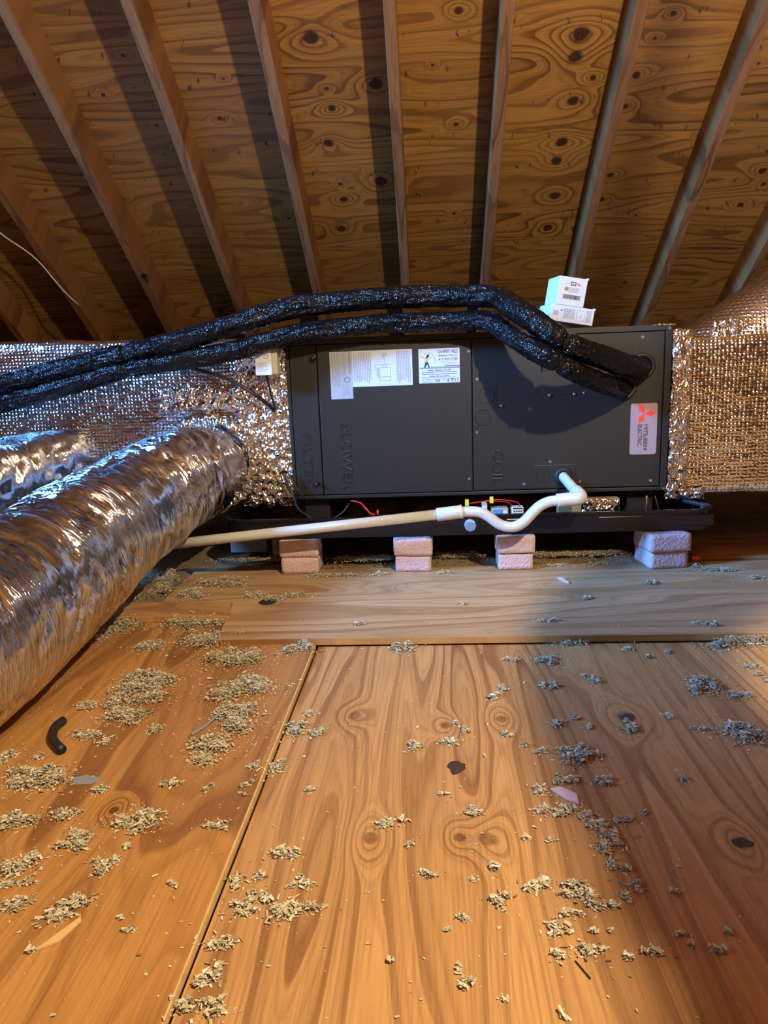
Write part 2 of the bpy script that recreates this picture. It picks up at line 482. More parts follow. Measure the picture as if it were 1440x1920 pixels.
# ------------------------------------------------------------------ gable walls, window
wallm = plywood('gable_boards', (.42, .24, .09), (.24, .11, .03), along='y', seed=9, K=6, freq=1, stretch=6)
W = WIN; b = MB()
xw = W['x']
for (a0, a1, c0, c1) in ((-4.6, W['y0'], -.05, 4.0), (W['y1'], 5.4, -.05, 4.0), (W['y0'], W['y1'], -.05, W['z0']), (W['y0'], W['y1'], W['z1'], 4.0)):
    b.box(xw-.1, xw-.02, a0, a1, c0, c1)
tag(b.build('wall_left', wallm), 'boarded gable wall with a small window', kind='structure')
tag(MB().box(4.4, 4.5, -4.6, 5.4, -.05, 4.0).build('wall_right', wallm), 'boarded gable wall at the right end', kind='structure')
win = bpy.data.objects.new('window_1', None); C.objects.link(win); win.location = (xw, (W['y0']+W['y1'])/2, W['z0'])
tag(win, 'small gable window letting in blue daylight', kind='structure')
b = MB(); t = .035
b.box(xw-.09, xw, W['y0'], W['y0']+t, W['z0'], W['z1']); b.box(xw-.09, xw, W['y1']-t, W['y1'], W['z0'], W['z1'])
b.box(xw-.09, xw, W['y0']+t, W['y1']-t, W['z0'], W['z0']+t); b.box(xw-.09, xw, W['y0']+t, W['y1']-t, W['z1']-t, W['z1'])
b.build('window_frame', M['white'], win)

# ------------------------------------------------------------------ floor
floor = MB().box(-3.7, 4.5, -4.2, 5.3, -.06, -.021).build('floor', plain('dark_subfloor', (.10, .06, .03), .9))
tag(floor, 'attic floor of worn plywood sheets', kind='structure')
FL, FD = (.58, .30, .095), (.30, .125, .035)
m_left = plywood('floor_ply_left', (.50, .245, .068), (.22, .088, .022), along='y', seed=1.3, K=7, freq=.7, stretch=7, rough=.5, blot=.55, kdark=.7,
                 knots=[(.84, -.66, .016), (1.0, -.52, .012)])
m_right = plywood('floor_ply_right', (.58, .32, .12), (.29, .135, .046), along='y', seed=6.1, K=12, freq=.42, stretch=15, rough=.5, blot=.4, kdark=.55, kamp=2.5,
                  knots=[(1.333,-.163,.020),(.947,-.101,.018),(.947,.075,.020),(.95,.032,.013),(1.291,.021,.016),(1.316,.133,.018),(1.32,.379,.026),(.941,.439,.020)])
m_other = plywood('floor_ply_other', FL, FD, along='y', seed=12.7, K=8, freq=.8, stretch=6, blot=.4)
def sheet(x0, x1, y0, y1, top, m):
    n = 22; b = MB()
    # long edges wander a little, as worn cut edges do
    L = [(x0+.0025*nz(y*2.3, 3, x0), y) for y in np.linspace(y0, y1, n)]
    Rr = [(x1+.0025*nz(y*2.3, 7, x1), y) for y in np.linspace(y1, y0, n)]
    b.prism(L[::-1] + Rr[::-1], top-.018, top)
    return b.build('plywood_sheet', m, floor, bevel=.0015)
sheet(-1.516, -.302, -.54, 1.93, .010, m_left)
sheet_edge = MB().box(-.3042, -.2995, -.53, 1.70, -.004, .0092).build('sheet_edge', plain('pale_cut_edge', (.62, .40, .16), .7, var=.35, scale=60), floor)
sheet(-.2945, .926, -.50, 1.94, 0, m_right)
sheet(.930, 2.15, -.52, 1.93, 0, m_other)
sheet(-2.74, -1.52, -.54, 1.93, 0, m_other)
for x0, x1 in ((-2.74,-1.52), (-1.516,-.300), (-.2945,.926), (.93,2.15)): sheet(x0, x1, -2.99, -.545, 0, m_other)
# hole where a knot fell out, drawn as a flat dark brown patch
for (x, y, r) in ((.379, 1.32, .015), (.439, .941, .012)):
    b = MB(); vs = []; n = 18
    for k in range(n):
        a = 2*math.pi*k/n; rr = r*(1+.5*nz(math.cos(a)*1.5, math.sin(a)*1.5, x*9)); vs.append((x+rr*math.cos(a)*1.15, y+rr*math.sin(a), .0006))
    b.add(vs, [tuple(range(n))]); pass
    b.build('knot_hole', plain('knot_hole_dark', (.07,.042,.022), .9), floor)

# loose boards on the floor
m_plank = plywood('plank_ply', (.54, .345, .175), (.34, .19, .08), along='x', seed=4.4, K=8, freq=.6, stretch=7, blot=.35, knots=[(-.485, 1.998, .008)])
b = MB().prism([(-.556,1.706),(2.1,1.700),(2.1,2.36),(-.826,2.345),(-.820,2.012),(-.594,2.000)], 0.006, .024)
pl = b.build('plywood_plank', m_plank, bevel=.0012)
tag(pl, 'long plywood plank lying across the floor under the pink foam blocks', 'plank')
bb = MB().box(-.556, 2.1, 1.6995, 1.7052, .0065, .0228)
bb.build('plank_edge', M['endgrain'], pl)
b = MB().prism([(-1.06,1.888),(-.566,1.862),(-.597,1.996),(-1.06,2.009)], .0105, .0285)
tag(b.build('short_board', plywood('short_board_ply', (.50,.27,.10),(.28,.12,.035), along='x', seed=8.8, K=6, freq=.9, stretch=7), bevel=.001), 'short plywood board end sticking out beneath the silver flex duct', 'board')
# second plank seen beyond the blocks on the right
b = MB().prism([(.90,2.375),(2.2,2.37),(2.2,2.72),(.90,2.74)], .0015, .0285)
tag(b.build('plywood_plank', plywood('far_plank_ply', (.46,.24,.09),(.27,.12,.035), along='x', seed=14.8, K=6, freq=.8, stretch=7), bevel=.001), 'dark plywood plank behind the rightmost pink foam block', 'plank')

# cellulose insulation bed beyond the planks
def in_plank(x, y): return (-.84 < x < 2.2 and 1.69 < y < 2.385) or (.88 < x < 2.25 and 2.3 < y < 2.76) or (x < -.55 and y < 2.03)
b = MB(); xs = np.arange(-2.6, 2.8, .03); ys = np.arange(1.95, 5.1, .03); vs = []
for y in ys:
    for x in xs:
        z = .034 + .030*nz(x*2.2, y*2.2, 4) + .010*nz(x*9, y*9, 2) + .006*nz(x*30, y*30, 8) + min(.06, max(0, (y-2.6)*.05))
        if -.72 < x < .95 and 2.26 < y < 3.15: z = min(z, .062)
        if in_plank(x, y): z = -.012
        vs.append((x, y, z))
nx = len(xs); fs = [(j*nx+i, j*nx+i+1, (j+1)*nx+i+1, (j+1)*nx+i) for j in range(len(ys)-1) for i in range(nx-1)]
b.add(vs, fs)
g = Nt('cellulose_insulation'); o = g.obj()
cc = g.ramp(g.noise(o, 130, 5, .7), [(.3, (.14, .095, .04)), (.55, (.38, .27, .13)), (.75, (.52, .42, .25))])
cc = g.mix(.5, cc, g.ramp(g.noise(o, 9, 3), [(.35, (.6, .5, .4)), (.65, (1.1, 1.05, 1))]), 'MULTIPLY')
bp = g.bump(g.noise(o, 160, 6, .75), 1.0, .012)
M['bed'] = g.set(Base_Color=cc, Roughness=.95, Normal=bp)
tag(b.build('insulation_bed', M['bed'], smooth=True), 'brown loose cellulose insulation filling the floor beyond the plank', 'insulation', kind='stuff')

# ------------------------------------------------------------------ air handler
F0 = 2.43
ah = thing('air_handler', (.165, 2.70, .256), 'charcoal horizontal air handler cabinet with stickers and a brand badge', 'air handler')
b = MB().box(-.474, .8035, F0+.011, 2.978, .256, .8025)
cab = b.build('cabinet', M['paint'], ah, bevel=.003)
b = MB()
b.box(-.474, .8035, F0, F0+.012, .7845, .8025); b.box(-.474, .8035, F0, F0+.012, .256, .2675)
b.box(.7825, .8035, F0, F0+.012, .268, .784); b.box(-.474, -.463, F0, F0+.012, .268, .784)
b.build('front_frame', M['paint'], ah, bevel=.0012)
b = MB().box(-.4605, -.3705, F0+.002, F0+.012, .2705, .7815)
fdoor = b.build('filter_door', M['paint'], ah, bevel=.0015)
b = MB().box(-.3655, .1502, F0-.001, F0+.012, .2705, .7815)
bpan = b.build('blower_panel', M['paint'], ah, bevel=.0018)
b = MB().box(.1545, .7790, F0-.001, F0+.012, .2715, .7815)
cpan = b.build('coil_panel', M['paint'], ah, bevel=.0018)
link('embossed_lettering', put(text_mesh('FILTER', .192, .026, outline=.0011), (-.4185, F0+.0015, .388), DWN), M['paint'], fdoor)
link('embossed_lettering', put(text_mesh('BLOWER', .228, .034, outline=.0012), (-.282, F0-.0015, .401), DWN), M['paint'], bpan)
link('embossed_lettering', put(text_mesh('COIL', .117, .034, outline=.0012), (.235, F0-.0015, .349), DWN), M['paint'], cpan)
# thumb knobs on the filter door
for (x, z) in ((-.378, .738), (-.389, .312)):
    b = MB().cyl((x, F0+.002, z), (x, F0-.014, z), .009, 18); b.cyl((x, F0-.014, z), (x, F0-.020, z), .0075, 18, .005)
    k = b.build('knob', M['bplastic'], fdoor, bevel=.001)
    MB().cyl((x, F0-.0195, z), (x, F0-.0212, z), .003, 10).build('knob_screw', M['screw'], k)
def screw(x, z, par, r=.0048, y=F0-.001):
    b = MB().cyl((x, y, z), (x, y-.0022, z), r*1.25, 6); b.cyl((x, y-.0022, z), (x, y-.0042, z), r, 14, r*.7)
    b.box(x-r*.7, x+r*.7, y-.0046, y-.004, z-.0006, z+.0006)
    return b.build('screw', M['screw'], par)
for x, z in ((.143,.741),(.139,.312)): screw(x, z, bpan)
for x, z in ((.170,.649),(.168,.471),(.409,.588),(.491,.589),(.523,.591),(.681,.591),(.708,.765),(.709,.701),(.414,.364),(.326,.289),(.514,.293),(.751,.290),(.249,.558)): screw(x, z, cpan)
screw(.794, .789, ah); screw(.794, .262, ah, .0035)
# cover plates and knockouts pressed into the coil panel
b = MB().box(.386, .502, F0-.0022, F0, .5885, .740); b.build('cover_plate', M['paint'], cpan, bevel=.0008)
b = MB().box(.502, .700, F0-.0018, F0, .574, .752); b.build('cover_plate', M['paint'], cpan, bevel=.0008)
b = MB().box(.359, .500, F0-.0018, F0, .276, .353); b.build('cover_plate', M['paint'], cpan, bevel=.004)
b = MB().box(.160, .236, F0-.0015, F0, .484, .631); b.build('cover_plate', M['paint'], cpan, bevel=.004)
for x, z, r in ((.198,.593,.026),(.185,.521,.026),(.388,.316,.024)):
    MB().ring((x, F0-.0022, z), (0,1,0), r, .0011, 32, 6).build('knockout', M['paint'], cpan)
MB().ring((.458, F0-.003, .313), (0,1,0), .024, .006, 30, 8).build('drain_grommet', M['rubber'], cpan, smooth=True)
MB().cyl((.458, F0-.0005, .313), (.458, F0-.0024, .313), .024, 24).build('drain_hole', M['seam'], cpan)
for x, z in ((.708,.672),(.650,.606)):
    MB().ring((x, F0-.004, z), (0,1,0), .036, .008, 30, 8).build('pipe_collar', M['rubber'], cpan, smooth=True)

# stickers
PX = F0-.0016
def rows_down(b, x0, x1, z0, z1, n, rnd, fill=.8, gap=.42, y=PX):
    """lines of small print that run downwards"""
    dx = (x1-x0)/n
    for i in range(n):
        z = z1; zb = z1-(z1-z0)*rnd.uniform(fill, 1)
        while z > zb:
            L = rnd.uniform(.003, .010); b.box(x0+i*dx, x0+i*dx+dx*gap, y-.0002, y+.0002, max(zb, z-L), z); z -= L+.0016
    return b
rnd = random.Random(5)
lab = MB().box(-.324, -.249, F0-.0016, F0-.001, .599, .756).build('rating_label', M['silverlabel'], bpan); lab['label'] = 'silver rating label'
b = MB(); rows_down(b, -.318, -.288, .64, .752, 8, rnd); rows_down(b, -.284, -.268, .672, .752, 4, rnd); b.build('small_print', M['greyink'], lab)
b = MB(); b.ring((-.268, PX, .663), (0,1,0), .0095, .0012, 24, 4); b.ring((-.268, PX, .663), (0,1,0), .006, .0008, 20, 4)
b.box(-.284,-.2835,PX-.0002,PX,.604,.648); b.box(-.2555,-.255,PX-.0002,PX,.604,.648); b.box(-.284,-.255,PX-.0002,PX,.604,.6045); b.box(-.284,-.255,PX-.0002,PX,.6475,.648)
rows_down(b, -.281, -.258, .608, .644, 5, rnd); b.build('certification_marks', M['greyink'], lab)
link('heading', put(text_mesh('MITSUBISHI ELECTRIC', .066, .0062), (-.2575, PX, .715), DWN), M['ink'], lab)
for k in range(3):
    a = math.radians(120*k); c = Vector((-.2575, PX, .7505))
    d = Vector((math.cos(a), 0, math.sin(a))); e = Vector((-d.z, 0, d.x)); b = MB() if k == 0 else b
    p = [c, c+d*.0017+e*.001, c+d*.0034, c+d*.0017-e*.001]; b.add([x+Vector((0,-.0003,0)) for x in p], [(0,1,2,3)])
b.build('diamond_mark', M['ink'], lab)
lab = MB().box(-.2485, -.046, F0-.0018, F0-.001, .638, .7565).build('wiring_label', M['paper'], bpan); lab['label'] = 'white wiring diagram label'
b = MB(); q = PX-.0004
rows_down(b, -.244, -.182, .646, .752, 11, rnd, y=q); rows_down(b, -.098, -.05, .644, .752, 9, rnd, y=q); b.build('small_print', M['greyink'], lab)
b = MB()
def frame(b, x0, x1, z0, z1, t=.0008, y=q):
    b.box(x0, x1, y-.0002, y, z0, z0+t); b.box(x0, x1, y-.0002, y, z1-t, z1); b.box(x0, x0+t, y-.0002, y, z0, z1); b.box(x1-t, x1, y-.0002, y, z0, z1)
frame(b, -.156, -.120, .668, .700); frame(b, -.146, -.132, .700, .7095); frame(b, -.156,-.120,.655,.668)
b.box(-.172,-.112,q-.0002,q,.7085,.7095); b.box(-.172,-.1712,q-.0002,q,.690,.7085); b.box(-.160,-.1592,q-.0002,q,.66,.70); b.box(-.139,-.1383,q-.0002,q,.7095,.742)
rows_down(b, -.166, -.159, .664, .698, 2, rnd, y=q); rows_down(b, -.145,-.128,.725,.746,2,rnd,.3,y=q)
b.build('wiring_diagram', M['greyink'], lab)
lab = MB().box(-.0245, .1120, F0-.0018, F0-.001, .6415, .7545).build('service_card', M['paper'], bpan); lab['label'] = 'white installer sticker with navy heading'
q = PX-.0004
link('heading', put(text_mesh('QUARRY HILLS', .066, .0125, spacing=.95), (.073, q, .7435)), M['navy'], lab)
link('heading', put(text_mesh('Plumbing & HVAC, Inc.', .062, .0072), (.0735, q, .7305)), M['navy'], lab)
link('phone_number', put(text_mesh('617-939-3180', .062, .0080), (.0735, q, .7195)), M['ink'], lab)
b = MB()
for i, (a0, a1) in enumerate(((.046,.104),(.050,.100),(.055,.095))): b.box(a0, a1, q-.0002, q, .7115-i*.0042, .7122-i*.0042)
b.build('rule', M['greyink'], lab)
MB().box(.012, .062, q-.0002, q, .6945, .6975).build('stripe', M['gold'], lab)
MB().box(.062, .1115, q-.0002, q, .6955, .6985).build('stripe', M['redink'], lab)
MB().box(-.022, .1115, q-.0002, q, .6895, .6935).build('stripe', M['blueink'], lab)
# little walking worker of the sticker: arc, legs, body, head
b = MB()
for k in range(14):
    a = math.radians(-20+k*9.5); b.cyl((.005+.0255*math.cos(a), q, .716+.0255*math.sin(a)), (.005+.0255*math.cos(a+.17), q, .716+.0255*math.sin(a+.17)), .0007, 4)
b.build('arc', M['greyink'], lab)
b = MB().add([(-.002,q,.712),(.006,q,.712),(.010,q,.700),(.0125,q,.692),(.0085,q,.692),(.0035,q,.704),(-.003,q,.693),(-.0075,q,.6925)], [(0,7,6,5),(0,5,1),(1,5,4,2),(2,4,3)])
b.add([(-.001,q-.0001,.724),(.003,q-.0001,.733),(.006,q-.0001,.7375),(.011,q-.0001,.735),(.010,q-.0001,.7285),(.005,q-.0001,.724)], [(0,5,4,3,2,1)])
b.build('figure_dark', M['navy'], lab)
b = MB().add([(-.003,q,.7115),(.0065,q,.7115),(.008,q,.722),(-.001,q,.7255)], [(0,1,2,3)]); b.add([(-.020,q,.728),(-.003,q,.7215),(-.001,q,.7245),(-.018,q,.7335)], [(0,1,2,3)])
b.add([(.011,q,.722),(.016,q,.720),(.0175,q,.729),(.012,q,.731)], [(0,1,2,3)]); b.build('figure_light', M['gold'], lab)
for i, (txt, wd) in enumerate((('Installation - Maintenance - Service Plans', .078), ('Air Conditioning, Hydro & Furnace Water Heaters', .118), ('Boilers & Furnaces Cleaned & Installed, Plumbing', .116), ('Kitchens, Bathroom, Repairing', .066))):
    link('small_print', put(text_mesh(txt, wd, .0052), (.044, q, .6845-i*.0068)), M['ink'], lab)
for i, (txt, wd) in enumerate((('Call Quarry Hills for Professional Service and', .112), ('For Quality Heating And Cooling Installations', .108), ('Last Service:', .034))):
    link('small_print', put(text_mesh(txt, wd, .0046), (.040-(i == 2)*.036, q, .6600-i*.0062-(i == 2)*.0012)), M['blueink'], lab)
link('handwriting', put(text_mesh('Ins', .014, .0115), (.038, q, .6505)), M['ink'], lab)
link('handwriting', put(text_mesh('7/17', .026, .0115), (.0955, q, .6505)), M['ink'], lab)
link('handwriting', put(text_mesh('&', .007, .0085), (.0735, q, .6495)), M['ink'], lab)
# brand badge
bz = MB(); n = 6; x0, x1, z0, z1, rr = .677, .7645, .3805, .551, .007; poly = []
for (cx, cz, a0) in ((x1-rr, z1-rr, 0), (x0+rr, z1-rr, 90), (x0+rr, z0+rr, 180), (x1-rr, z0+rr, 270)):
    for k in range(n+1): a = math.radians(a0+90*k/n); poly.append((cx+rr*math.cos(a), cz+rr*math.sin(a)))
vs = [(x, F0-.0025, z) for x, z in poly]+[(x, F0-.001, z) for x, z in poly]; nn = len(poly)
bz.add(vs, [tuple(range(nn))]+[(i, nn+i, nn+(i+1)%nn, (i+1)%nn) for i in range(nn)])
badge = bz.build('brand_badge', M['badge'], cpan); badge['label'] = 'brushed silver brand badge'
b = MB(); c = Vector((.722, F0-.0030, .517)); S3 = .0215
for k in range(3):
    a = math.radians(120*k); d = Vector((math.cos(a), 0, math.sin(a)))
    e1 = Vector((math.cos(a+R(30)), 0, math.sin(a+R(30))))*S3; e2 = Vector((math.cos(a-R(30)), 0, math.sin(a-R(30))))*S3
    p = [c, c+e2, c+e1+e2, c+e1]; b.add([v for v in p]+[v+Vector((0,.0006,0)) for v in p], [(0,1,2,3),(0,4,5,1),(1,5,6,2),(2,6,7,3),(3,7,4,0)])
b.build('three_diamonds', M['badgered'], badge)
link('badge_lettering', put(text_mesh('MITSUBISHI', .086, .0135, .0003, spacing=.92), (.7275, F0-.0029, .4375), DWN), M['ink'], badge)
link('badge_lettering', put(text_mesh('ELECTRIC', .071, .0135, .0003, spacing=.92), (.7085, F0-.0029, .4455), DWN), M['ink'], badge)
# foil scraps over the top right corner
link('foil_tape', round_box('foil_tape', (.742,2.427,.7985), (.812,2.52,.8055), .002, .004, lambda p, n: .0016*nz(p[0]*90, p[1]*90, p[2]*90)), M['crinkle'], ah, smooth=True)

# ------------------------------------------------------------------ drain pan, feet
pan = thing('drain_pan', (.12, 2.72, .14), 'wide black plastic drain pan under the air handler on foam blocks', 'drain pan')
def rrect(x0, x1, y0, y1, r, n=8):
    out = []
    for cx, cy, a0 in ((x1-r, y1-r, 0), (x0+r, y1-r, 90), (x0+r, y0+r, 180), (x1-r, y0+r, 270)):
        for k in range(n+1): a = math.radians(a0+90*k/n); out.append((cx+r*math.cos(a), cy+r*math.sin(a)))
    return out
prof = [(0, .143), (.0, .205), (.008, .205), (.008, .212), (-.006, .212), (-.010, .205), (-.012, .150)]   # outward offset, z
loops = [[(x, y, z) for x, y in rrect(-.70-o, .93+o, 2.31-o, 3.10+o, .075+max(o, -.05))] for o, z in prof]
b = MB(); n = len(loops[0])
for L in loops: b.v += L
for k in range(len(loops)-1):
    for i in range(n): b.f.append((k*n+i, k*n+(i+1)%n, (k+1)*n+(i+1)%n, (k+1)*n+i))
b.f.append(tuple(range(n))[::-1]); b.f.append(tuple(range((len(loops)-1)*n, len(loops)*n)))
b.build('tray', M['bplastic'], pan)
b = MB().cyl((.133, 2.318, .178), (.133, 2.288, .178), .020, 8); b.cyl((.133, 2.32, .178), (.133, 2.312, .178), .026, 20)
b.build('drain_plug', M['pvcg'], pan, bevel=.002)
for x in (.0, .30, .52): MB().box(x+.25, x+.40, 2.3085, 2.316, .155, .195).build('stiffening_rib', M['bplastic'], pan, bevel=.008)
feet = [(-.40, 2.52), (.73, 2.52), (-.40, 2.90), (.73, 2.90)]
for i, (x, y) in enumerate(feet):
    b = MB().box(x-.045, x+.045, y-.045, y+.045, .150, .2555)
    tag(b.build('support_block', M['rubber'], bevel=.004), ['black rubber support block under the filter end of the cabinet, near the front', 'black rubber support block under the coil end of the cabinet, near the front', 'black rubber support block under the filter end of the cabinet, at the back', 'black rubber support block under the coil end of the cabinet, at the back'][i], 'support', 'support blocks inside the drain pan')

# ------------------------------------------------------------------ pink foam blocks
def foam(x0, x1, y0, y1, z0, z1, seed, label, rz=0.0, cut=False):
    lo, hi = np.array((x0, y0, z0)), np.array((x1, y1, z1)); ce = (lo+hi)/2
    me = round_box('foam_block', lo, hi, .004, .011, lambda p, n: .0012*nz(p[0]*45+seed, p[1]*45, p[2]*45)+.0016*nz(p[0]*14, p[1]*14+seed, p[2]*14)+(.0010*nz(p[0]*170, p[1]*170, p[2]*170+seed) if cut else 0))
    me.transform(Matrix.Translation(Vector(ce)) @ Matrix.Rotation(rz, 4, 'Z') @ Matrix.Translation(-Vector(ce)))
    o = link('foam_block', me, M['foam'], smooth=True)
    return tag(o, label, 'foam block', 'pink foam blocks propping the drain pan')
tops = ['upper', 'lower']
spec = [(-.509,-.372,'leftmost stack, beside the silver flex duct'), (-.122,.008,'second stack from the left, below the long pipe run'), (.219,.344,'third stack from the left, below the pipe trap'), (.697,.832,'rightmost stack')]
for i, (x0, x1, where) in enumerate(spec):
    y0 = 2.292 if i < 3 else 2.272
    rz = [0, -.03, .01, .13][i]
    foam(x0+.004, x1-.006, y0, y0+(.13 if i == 3 else .10), .0242, .0800, i*3.1, 'lower pink foam block of the '+where, rz, i == 3)
    foam(x0, x1-(0.006 if i == 0 else .0), y0+(-.006 if i else .003), y0+(.13 if i == 3 else .10), .0808, .1405, i*3.1+1.5, 'upper pink foam block of the '+where, rz, i == 3)

# things left behind the blocks on the floor
b = MB().box(-.735, -.60, 2.50, 2.60, .05, .105)
tag(b.build('grey_carton', plain('grey_carton', (.28,.28,.27), .7), bevel=.003), 'small grey carton on the insulation left of the foam blocks', 'box')
b = MB().cyl((-.545, 2.50, .045), (-.545, 2.50, .125), .034, 18)
cn = b.build('caulk_tube', plain('label_tube', (.45,.42,.36), .5), bevel=.002); tag(cn, 'off-white printed tube standing left of the first foam stack', 'tube')
bb = MB()
for k in range(5): bb.box(-.566+k*.009, -.561+k*.009, 2.4645, 2.466, .066, .108)
bb.build('small_print', M['greyink'], cn)

# ------------------------------------------------------------------ foil wrapped plenums
def puff(p, n):
    a = .006*nz(p[0]*5, p[2]*5, 3)+.003*nz(p[0]*16, p[2]*16, 9)
    return a
lp = thing('foil_plenum', (-1.3, 2.7, .235), 'long silver bubble-foil wrapped plenum left of the air handler', 'duct')
me = round_box('foil_wrap', (-2.35, 2.445, .235), (-.490, 2.96, .812), .028, .022, puff)
for v in me.vertices:
    if v.co.z > .6: v.co.z += max(0, -(v.co.x+.5))*.026
link('foil_wrap', me, M['bubble'], lp, smooth=True)
# crumpled tape where plenum and cabinet meet
def crumple(name, x0, x1, z0, z1, y, amp, cell, seed, ragged=.015, lean=0.0):
    nx, nzn = max(2, int((x1-x0)/cell)), max(2, int((z1-z0)/cell)); b = MB(); vs = []
    for j in range(nzn+1):
        for i in range(nx+1):
            u, v = i/nx, j/nzn
            x = x0+(x1-x0)*u+(ragged*nz(v*9, seed, 1)*(1-u)); z = z0+(z1-z0)*v+ragged*nz(u*7, seed, 5)
            edge = min(u, 1-u, v, 1-v)
            d = amp*(abs(nz(x*26+seed, z*26, 1))*1.6+abs(nz(x*60, z*60+seed, 2))*.9+.4*nz(x*130, z*130, 3))
            vs.append((x+lean*(v-.5), y-d-(.006 if edge > .02 else 0), z))
    b.add(vs, [(j*(nx+1)+i, j*(nx+1)+i+1, (j+1)*(nx+1)+i+1, (j+1)*(nx+1)+i) for j in range(nzn) for i in range(nx)])
    return b.mesh(name)
link('foil_tape', crumple('foil_tape', -.655, -.468, .235, .800, 2.442, .0065, .006, 2.0, .02), M['crinkle'], lp, smooth=True)
link('foil_tape', crumple('foil_tape', -.93, -.60, .575, .655, 2.440, .009, .006, 5.0, .02), M['crinkle'], lp, smooth=True)
link('foil_tape', crumple('foil_tape', -1.25, -.70, .225, .27, 2.440, .009, .006, 7.0, .02), M['crinkle'], lp, smooth=True)
rp = thing('foil_plenum', (1.5, 2.7, .235), 'silver bubble-foil wrapped plenum right of the air handler', 'duct')
link('foil_wrap', round_box('foil_wrap', (.835, 2.445, .232), (2.2, 2.96, .762), .02, .022, puff), M['bubble'], rp, smooth=True)
link('foil_collar', round_box('foil_collar', (.806, 2.438, .245), (.845, 2.965, .790), .012, .008, lambda p, n: .004*nz(p[0]*60, p[1]*40, p[2]*40)), M['crinkle'], rp, smooth=True)
link('foil_tape', crumple('foil_tape', .806, .872, .232, .785, 2.437, .007, .005, 11.0, .006), M['crinkle'], rp, smooth=True)
link('foil_tape', crumple('foil_tape', .800, .93, .222, .262, 2.437, .014, .005, 13.0, .01), M['crinkle'], rp, smooth=True)
tk = thing('takeoff_duct', (1.2, 2.6, .74), 'foil wrapped duct elbow rising to the right from the right plenum', 'duct')
P = catmull([(.985, 2.62, .640), (1.263, 2.62, .828), (1.6, 2.62, 1.055), (2.0, 2.60, 1.33), (2.5, 2.5, 1.6)], .02)
link('foil_wrap', tube_mesh('foil_wrap', P, .172, 48, lambda s, a, p: .005*nz(s*6, math.cos(a)*2, math.sin(a)*2)), M['bubble'], tk, smooth=True)
link('foil_tape', crumple('foil_tape', .945, 1.06, .745, .81, 2.475, .010, .005, 17.0, .02), M['crinkle'], tk, smooth=True)

# ------------------------------------------------------------------ flex ducts
def flex(name, pts, label, seed, seg=96, fold=1.0):
    t = thing(name, (pts[0][0], pts[0][1], 0), label, 'flex duct')
    P = catmull([p for p in pts], .0085); rad = P[:, 3]; P3 = P[:, :3]
    def disp(s, a, p):
        ca, sa = math.cos(a), math.sin(a)
        low = .010*nz(s*4.0+seed, ca*.9, sa*.9)                       # slack insulation
        sp = s*1.0+a*.045
        r1 = abs(nz(sp*17+seed, ca*1.1+2, sa*1.1)); r2 = abs(nz(sp*42, ca*1.9+seed, sa*1.9))
        w = .45+.75*max(0, min(1, .5+1.4*nz(s*2.3, ca*1.2+seed, sa*1.2)))
        return low + fold*w*(-.012*(1-min(1, r1*3.2))**2 - .0055*(1-min(1, r2*3.0))**2)
    link('foil_jacket', tube_mesh('foil_jacket', P3, rad, seg, disp), M['flex'], t, smooth=True)
    return t
f1 = flex('flex_duct', [(-.765,2.47,.385,.150),(-.79,2.40,.372,.158),(-.87,2.20,.332,.172),(-.950,1.93,.262,.185),(-.965,1.6,.213,.190),(-.955,1.3,.192,.190),(-.945,1.0,.192,.190),(-.93,.5,.192,.190),(-.95,-.1,.192,.19)],
          'large silver foil flex duct lying across the left foreground', 1.7)
P = [(-.762+.155*math.cos(a), 2.435, .388+.155*math.sin(a)) for a in np.linspace(0, 2*math.pi, 25)]
link('foil_collar', tube_mesh('foil_collar', catmull(P, .012), .024, 12, lambda s, a, p: .012*nz(p[0]*30, p[2]*30, a*.7), caps=False), M['crinkle'], f1, smooth=True)
f2 = flex('flex_duct', [(-1.28,2.47,.43,.09),(-1.30,2.40,.42,.11),(-1.36,2.28,.39,.135),(-1.45,2.10,.35,.150),(-1.56,1.86,.29,.165),(-1.68,1.55,.22,.165),(-1.74,1.1,.168,.165),(-1.75,.5,.168,.165)],
          'silver foil flex duct behind the large one at the left edge', 8.3, 72)
shade_duct = flex('flex_duct', [(.66,-1.0,1.33,.085),(.66,-.4,1.29,.085),(.655,.25,1.27,.085),(.640,.45,1.27,.085),(.642,.58,1.27,.085),(.680,.71,1.275,.088),(.78,.82,1.29,.088),(.93,.91,1.33,.088),(1.3,1.05,1.42,.088),(2.0,1.2,1.6,.088)],  # unseen duct, added to throw the broad shadow on the right floor
          'unseen thin foil duct added overhead to shade the floor at right', 4.4, 40, .6)
for p in ((.66,-.4,1.29),(.78,.82,1.29),(1.3,1.05,1.42)):  # straps that carry the added shading duct
    zt = ZR-.75*p[1] if p[1] > .6 else 3.44-.75*(.6-p[1])
    b = MB().box(p[0]-.012, p[0]+.012, p[1]-.0015, p[1]+.0015, p[2]+.085, zt-.16); b.ring(p, (1,.3,0) if p[1] > .6 else (0,1,0), .096, .004, 24, 5); b.build('shade_duct_strap', M['bplastic'], shade_duct)

